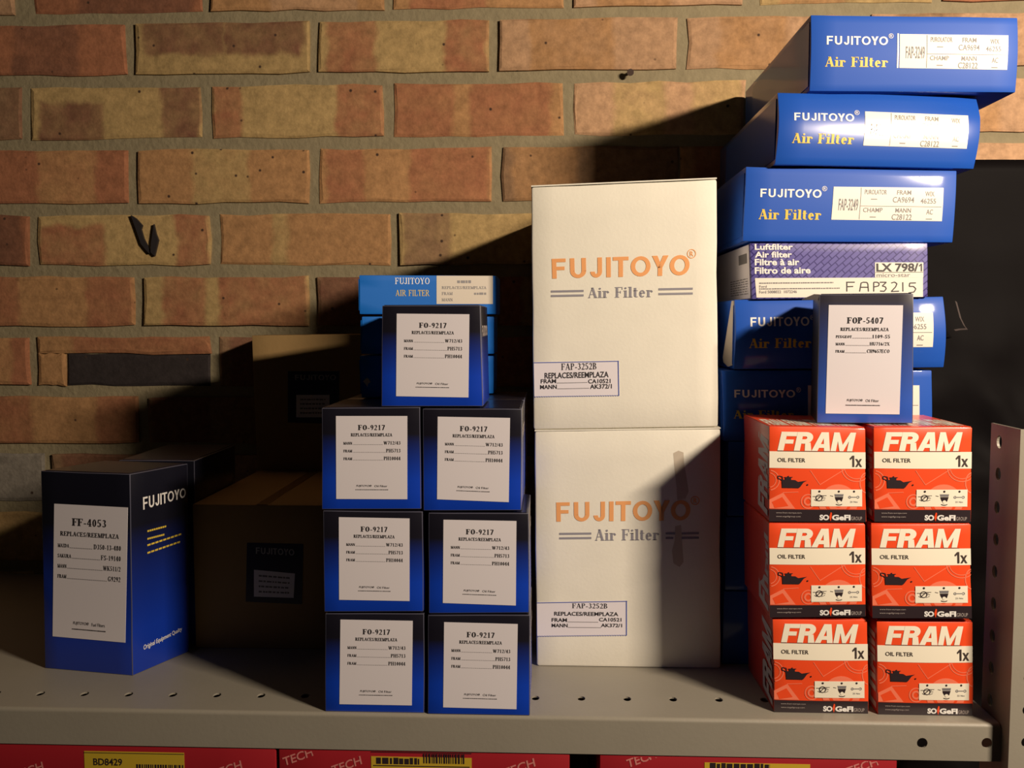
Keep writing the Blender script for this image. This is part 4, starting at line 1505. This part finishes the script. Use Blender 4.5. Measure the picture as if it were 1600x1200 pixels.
def air_box(label, quad, bulge, F, A, lab, seed, ground=False, stripe=None, ys=None):
    c = Carton('air_filter_box', label, 'box', G_AF, quad, ys or YS, DS, M_BLUEFILM if seed == 99 else M_BLUE, bulge=bulge, seed=seed, bev=.0008, n=(8, 10, 4), jit=.0007, ground=ground)
    mb = MB()
    if F:
        put_px(mb, c.front, caps('FUJITOYO', .20, .17, .20), *F, H1, 0)
        x1_, y0_ = F[2], F[1]
        put_px(mb, c.front, sans('\u00ae', .0), x1_ + 1.5, y0_ - 4, x1_ + 9, y0_ + 4, H1, 0)
        c.part(mb, 'brand_lettering', M_WHITEINK)
        mb = MB()
        put_px(mb, c.front, serif('Air Filter', .23, .07), *A, H1, 0)
        c.part(mb, 'product_lettering', M_YELLOW)
    if lab:
        L = c.front.sub(lab)
        af_label(c, L, seed == 99)
        if stripe:
            mb = MB()
            sticker(mb, c.front.sub([(lab[0][0] - 4, lab[0][1] - 1), (lab[0][0] - 1.5, lab[0][1] - 1), (lab[3][0] - 1.5, lab[3][1]), (lab[3][0] - 4, lab[3][1])]), H1, 1, 6)
            c.part(mb, 'label_edge', M_GLOSSPAPER)
    mb = MB()
    sticker(mb, c.left.subuv(.15, .08, .992, .93), .0007, 2, 3)
    c.part(mb, 'end_flap', M_BLUE)
    return c


zs = [Z_SHELF]
for k_ in range(1, 4):
    zs.append(Z_SHELF + (P(1290, 690, YS).z - Z_SHELF) * k_ / 3)
for k_ in range(3):
    xa, xb = P(1131 + 2 * k_, 900, YS).x, P(1462 - 3 * k_, 900, YS).x
    c = Carton('air_filter_box', 'dark blue air filter box buried in shadow behind the red boxes, %s' % ('lowest of three', 'middle of three', 'highest of three')[k_], 'box', 'air filter boxes hidden behind the red boxes', None, YS, DS, M_BLUE,
               world=[(xa, YS, zs[k_ + 1] - .0005), (xb, YS, zs[k_ + 1] - .0005), (xb, YS, zs[k_] + (.0005 if k_ else 0)), (xa, YS, zs[k_] + (.0005 if k_ else 0))], seed=90 + k_)
air_box('blue air filter box in shadow just above the red boxes, lowest in the pile', [(1128, 579), (1456, 579), (1456, 689), (1130, 689)], cyl(.0008), (1147, 609, 1242, 621), (1146, 641, 1240, 654), [(1262, 602), (1436, 602), (1436, 656), (1262, 656)], 94)
c = air_box('blue air filter box under the violet one, behind the tall grey-blue box', [(1148, 468.5), (1474, 464), (1474, 574), (1146, 577)], cyl(.0055), (1171, 496, 1262, 509), (1169, 529, 1265, 543), [(1283, 489), (1455, 488.5), (1454, 542), (1282, 543)], 95)
mb = MB()                                     # loose end flap hanging out at the side
a = [P(1147, 470, YS + .004), P(1149.5, 470, YS + .002), P(1147, 571, YS + .004), P(1141, 573, YS + .010), P(1134, 566, YS + .022), P(1133, 558, YS + .022)]
a = [p + Vector((-.0015, 0, 0)) for p in a]
a2 = [p + Vector((-.0006, .0006, 0)) for p in a]
k_ = len(a)
mb.add(a + a2, [tuple(range(k_))[::-1], tuple(range(k_, 2 * k_))] + [(i, (i + 1) % k_, (i + 1) % k_ + k_, i + k_) for i in range(k_)])
c.part(mb, 'loose_flap', M_BARE, label='loose bare cardboard flap hanging from the box end')

# violet box with slanting brickwork print
q = [(1172, 380), (1449.5, 380), (1450, 464), (1175, 467.5)]
c = Carton('violet_air_filter_box', 'violet and cream air filter box with handwritten number in the pile', 'box', None, q, YS - .004, DS - .03, [M_LX], seed=97, bev=.0008, n=(8, 6, 4))
f = c.front
mb = MB()
for s_, xa, ya, xb, yb_ in (('Luftfilter', 1179, 381, 1239, 390.5), ('Air filter', 1179, 393, 1237.5, 402.5), ('Filtre \u00e0 air', 1179, 404.5, 1249, 414.5), ('Filtro de aire', 1179, 417.5, 1266.5, 427.5)):
    put_px(mb, f, sans(s_, .03), xa, ya, xb, yb_, H1)
c.part(mb, 'lettering', M_WHITEINK)
mb = MB()
pl = f.sub([(1179.5, 434.5), (1442, 433.5), (1442, 463.8), (1182, 465)])
sticker(mb, pl, H1, 6, 2)
pl2 = f.sub([(1367, 410), (1442.5, 410), (1442.5, 433.5), (1367, 433.5)])
sticker(mb, pl2, H1, 3, 2)
lb = c.part(mb, 'label', M_GLOSSPAPER)
mb = MB()
put_px(mb, f, sans('LX 798/', .03), 1369, 411.5, 1435, 424.5, H2, 0)
put_px(mb, f, one(), 1435.5, 412, 1440.5, 424, H2, 0)
put_px(mb, f, sans('micro-star', .005), 1369.5, 427, 1422, 432.5, H2, 1)
a, b_ = f.uv(1367.5, 425.8), f.uv(1442, 425.8)
patch(mb, f, a[0], a[1] - .004, b_[0], a[1] + .004, H2, 6, 1, 0)
put_px(mb, f, sans('Ford', .02), 1186, 446, 1198, 449.5, H2, 1)
for k_, (yy, xe, hh) in enumerate(((442.5, 1302, .022), (451.5, 1312, .022))):
    a, b_ = f.uv(1186, yy), f.uv(xe, yy)
    greek(mb, f, a[0], a[1], b_[0], hh, H2, 1, seed=k_, dash=.012)
put_px(mb, f, sans('Ford 5008022  1072246', .02), 1186, 454, 1245, 458, H2, 1)
# the number written by hand with a felt pen
pen = {'F': [[(0, 0), (0, 1)], [(-.05, 1), (.62, 1)], [(0, .52), (.5, .55)]],
       'A': [[(0, 0), (.12, .92), (.3, 1.0), (.6, .98), (.68, .8), (.72, 0)], [(.08, .46), (.7, .46)]],
       'P': [[(0, 0), (0, 1)], [(0, 1), (.4, 1.0), (.58, .85), (.5, .6), (.05, .5)]],
       '3': [[(0, 1), (.6, 1), (.22, .6), (.5, .52), (.6, .3), (.4, .02), (.02, .06)]],
       '2': [[(.02, .92), (.3, 1.02), (.52, .85), (.4, .5), (.02, .0), (.7, .04)]],
       '1': [[(.15, 1), (.17, 0)]],
       '5': [[(.66, 1.0), (.12, .98), (.08, .62), (.45, .62), (.66, .36), (.5, .02), (.02, -.08)]]}
hw = [('F', 1323, 20), ('A', 1343, 19), ('P', 1365, 15), ('3', 1374.5, 17), ('2', 1392, 18), ('1', 1409, 9), ('5', 1419, 18)]
for ch, x0_, wd in hw:
    for st in pen[ch]:
        for (p0, p1) in zip(st[:-1], st[1:]):
            X = lambda p: (x0_ + p[0] * wd, 455.5 - (p[1]) * 14.5 + (1 if ch == '5' else 0))
            a, b_ = f.uv(*X(p0)), f.uv(*X(p1))
            line(mb, f, a, b_, .020, .0005, 0, asp=3.2)
c.part(mb, 'printed_text', [M_INK, M_GREYINK], lb)
mb = MB()
sticker(mb, c.left.subuv(.05, .02, .985, .98), .0006, 2, 2, 0)
for k_ in range(7):
    greek(mb, c.left, .62, .62 + .045 * k_, .95, .018, .0008, 1, seed=k_ + 9, dash=.05)
patch(mb, c.left, .80, .16, .95, .34, .0008, mi=1)
c.part(mb, 'end_panel', [M_PAPER, M_GREYINK])

air_box('blue air filter box with clearly legible white label, third from the pile top', [(1165.5, 260.5), (1495, 267), (1488, 379), (1161, 377)], lambda u, v: .0022 * math.sin(math.pi * min(max(v, 0), 1)) * (.4 + .6 * u),
        (1188, 295, 1282.5, 309.5), (1185.5, 327, 1282, 344), [(1302, 292), (1473, 294), (1470, 346), (1298, 343.5)], 98, ys=(.832, .838, .838, .832))
air_box('blue air filter box with bulging shiny front, second from the pile top', [(1215, 144.5), (1529, 151.5), (1522, 264), (1211.5, 256.5)], lambda u, v: .0062 * math.sin(math.pi * min(max(v, 0), 1)) - .0022 * max(0, u - .72) / .28 * max(0, 1 - v * 3.2) * 1.6 - .0012 * max(0, .12 - u) / .12,
        (1238, 178.5, 1330, 193), (1235, 210.5, 1330, 228), [(1348, 176.5), (1508, 183), (1506, 234.5), (1345, 229.5)], 99, ys=(.828, .845, .841, .824))
air_box('blue air filter box at the very top of the leaning pile', [(1267, 23.5), (1590, 27.5), (1586.5, 144.5), (1264.5, 142.5)], cyl(.0020),
        (1291, 57, 1386, 71.5), (1288.5, 89.5, 1386, 106), [(1405, 54), (1574, 56), (1572, 110), (1404, 107)], 100, stripe=True, ys=(.834, .834, .836, .836))

# ------------------------------------------------------------------ black polythene hanging on the wall at the right
sm = MB()
NX, NZ = 40, 66
xa, xb = .425, .95
zt_ = P(1560, 249, 1.095).z
zb_ = Z_SHELF - .40
vs = []
for j in range(NZ + 1):
    for i in range(NX + 1):
        u, v = i / NX, j / NZ
        x = xa + (xb - xa) * u
        z = zt_ + (zb_ - zt_) * v - .004 * u
        amp = .003 + .022 * min(1, max(0, (v - .18) / .25))
        k1 = noise.fractal(Vector((x * 9, 3.1, z * 7)), 1.0, 2.0, 4)
        k2 = abs(noise.noise(Vector((x * 16 + z * 9, 8.0, z * 12))))
        y = 1.094 - amp * (.9 + k1 * .8) + amp * .7 * k2
        vs.append(Vector((x, min(y, 1.104), z)))
nb = len(vs)
vs2 = [p + Vector((0, .0012, 0)) for p in vs]
fs = []
for j in range(NZ):
    for i in range(NX):
        a = j * (NX + 1) + i
        fs += [(a, a + NX + 1, a + NX + 2, a + 1), (a + nb + 1, a + nb + NX + 2, a + nb + NX + 1, a + nb)]
for i in range(NX):
    fs += [(i, i + 1, i + 1 + nb, i + nb)]
    a = NZ * (NX + 1) + i
    fs += [(a + nb, a + nb + 1, a + 1, a)]
for j in range(NZ):
    a = j * (NX + 1)
    fs += [(a + nb, a + nb + NX + 1, a + NX + 1, a)]
    a += NX
    fs += [(a, a + NX + 1, a + NX + 1 + nb, a + nb)]
sm.add(vs + vs2, fs)
sheet_root = empty('plastic_sheet', ((xa + xb) / 2, 1.1, zb_), 'crumpled black plastic sheet hanging on the brick wall behind the upright', 'plastic sheet')
sm.build('sheet', M_PLASTIC, sheet_root, smooth=True)
tp = MB()
pts = [(1494, 471), (1497, 482), (1501, 497), (1507, 509), (1511, 514), (1500, 514.5), (1492, 516)]
L0 = [P(x, y, 1.062) for x, y in pts]
a = [p + Vector((-.0012, 0, 0.0008)) for p in L0]
b_ = [p + Vector((.0012, .0006, -.0008)) for p in L0]
k_ = len(L0)
tp.add(a + b_, [(i, i + 1, i + 1 + k_, i + k_) for i in range(k_ - 1)])
tp.build('tape_strip', M_TAPE, sheet_root)

# ------------------------------------------------------------------ crimson boxes on the shelf below
def crate(label, xa, xb, lab, marks, seed):
    y = Y_SHELF + .001
    pa, pb = P(xa, 1185, y), P(xb, 1185, y)
    zt2 = Z_SHELF - LIPH - .0006
    c = Carton('crimson_box', label, 'box', 'crimson boxes on the lower shelf', None, y, .20, M_CRATE,
               world=[(pa.x, y, zt2), (pb.x, y, zt2), (pb.x, y, Z_LOW), (pa.x, y, Z_LOW)], seed=seed, bev=.001)
    f = c.front
    v0, v1 = 0.04, .93
    ua, ub = f.uv(lab[0], 1185)[0], f.uv(lab[1], 1185)[0]
    L = f.subuv(ua, v0, ub, v1)
    mb = MB()
    sticker(mb, L, H1)
    lb = c.part(mb, 'yellow_label', M_CRATEY)
    mb = MB()
    vpx = lambda y_: (f.uv(xa + 50, y_)[1] - v0) / (v1 - v0)
    if seed == 111:
        put(mb, L, sans('BD8429', .02), .09, vpx(1181), .38, vpx(1192), H2)
        bx = (.52, .99, 1189, 1215)
    elif seed == 112:
        bx = (.52, .93, 1174, 1189)
        greek(mb, L, .05, vpx(1186), .48, .05, H2, seed=5, dash=.05)
        patch(mb, L, .02, vpx(1193), .98, vpx(1194.5), H2)
    else:
        bx = (.5, .95, 1204, 1224)
        greek(mb, L, .05, vpx(1194), .62, .05, H2, seed=6, dash=.05)
        greek(mb, L, .05, vpx(1201), .7, .04, H2, seed=7, dash=.04)
    patch(mb, L, .0, vpx(1172), 1, vpx(1173), H2)
    r = random.Random(seed)
    u = bx[0]
    while u < bx[1]:
        w_ = r.uniform(.006, .02)
        patch(mb, L, u, vpx(bx[2]), min(u + w_, bx[1]), vpx(bx[3]), H2)
        u += w_ + r.uniform(.006, .016)
    c.part(mb, 'printed_text', M_BLACKBAND, lb)
    mb = MB()
    for (s_, q4) in marks:
        vs, fs = sans(s_, .015)
        S4 = f.sub(q4)
        uvs = [bil(S4.uvq, x, 1 - y) for x, y in vs]
        mb.add([f.pt(w.x, max(.012, w.y), H1) for w in uvs], fs, 0)
    c.part(mb, 'lettering', M_CRATEPRINT)
    return c


TQ = lambda x, y, w=46, hh=13, k_=.36: [(x, y), (x + w, y - w * k_), (x + w + 3, y - w * k_ + hh), (x + 3, y + hh)]
crate('crimson box with yellow label under the shelf, below the tall navy box', -80, 431, (132, 288), [('TECH', TQ(330, 1204)), ('TECH', TQ(20, 1206))], 111)
crate('crimson box with yellow label under the shelf, below the stepped stack', 436, 890, (580, 737), [('TECH', TQ(517, 1197)), ('TECH', TQ(441, 1184)), ('TECH', TQ(784, 1202, 50))], 112)
crate('crimson box with yellow label under the shelf, below the white cartons and red boxes', 937, 1402, (1101, 1266), [('TECH', TQ(978, 1187)), ('TECH', TQ(1072, 1213, 40)), ('TECH', TQ(1320, 1200, 50))], 113)
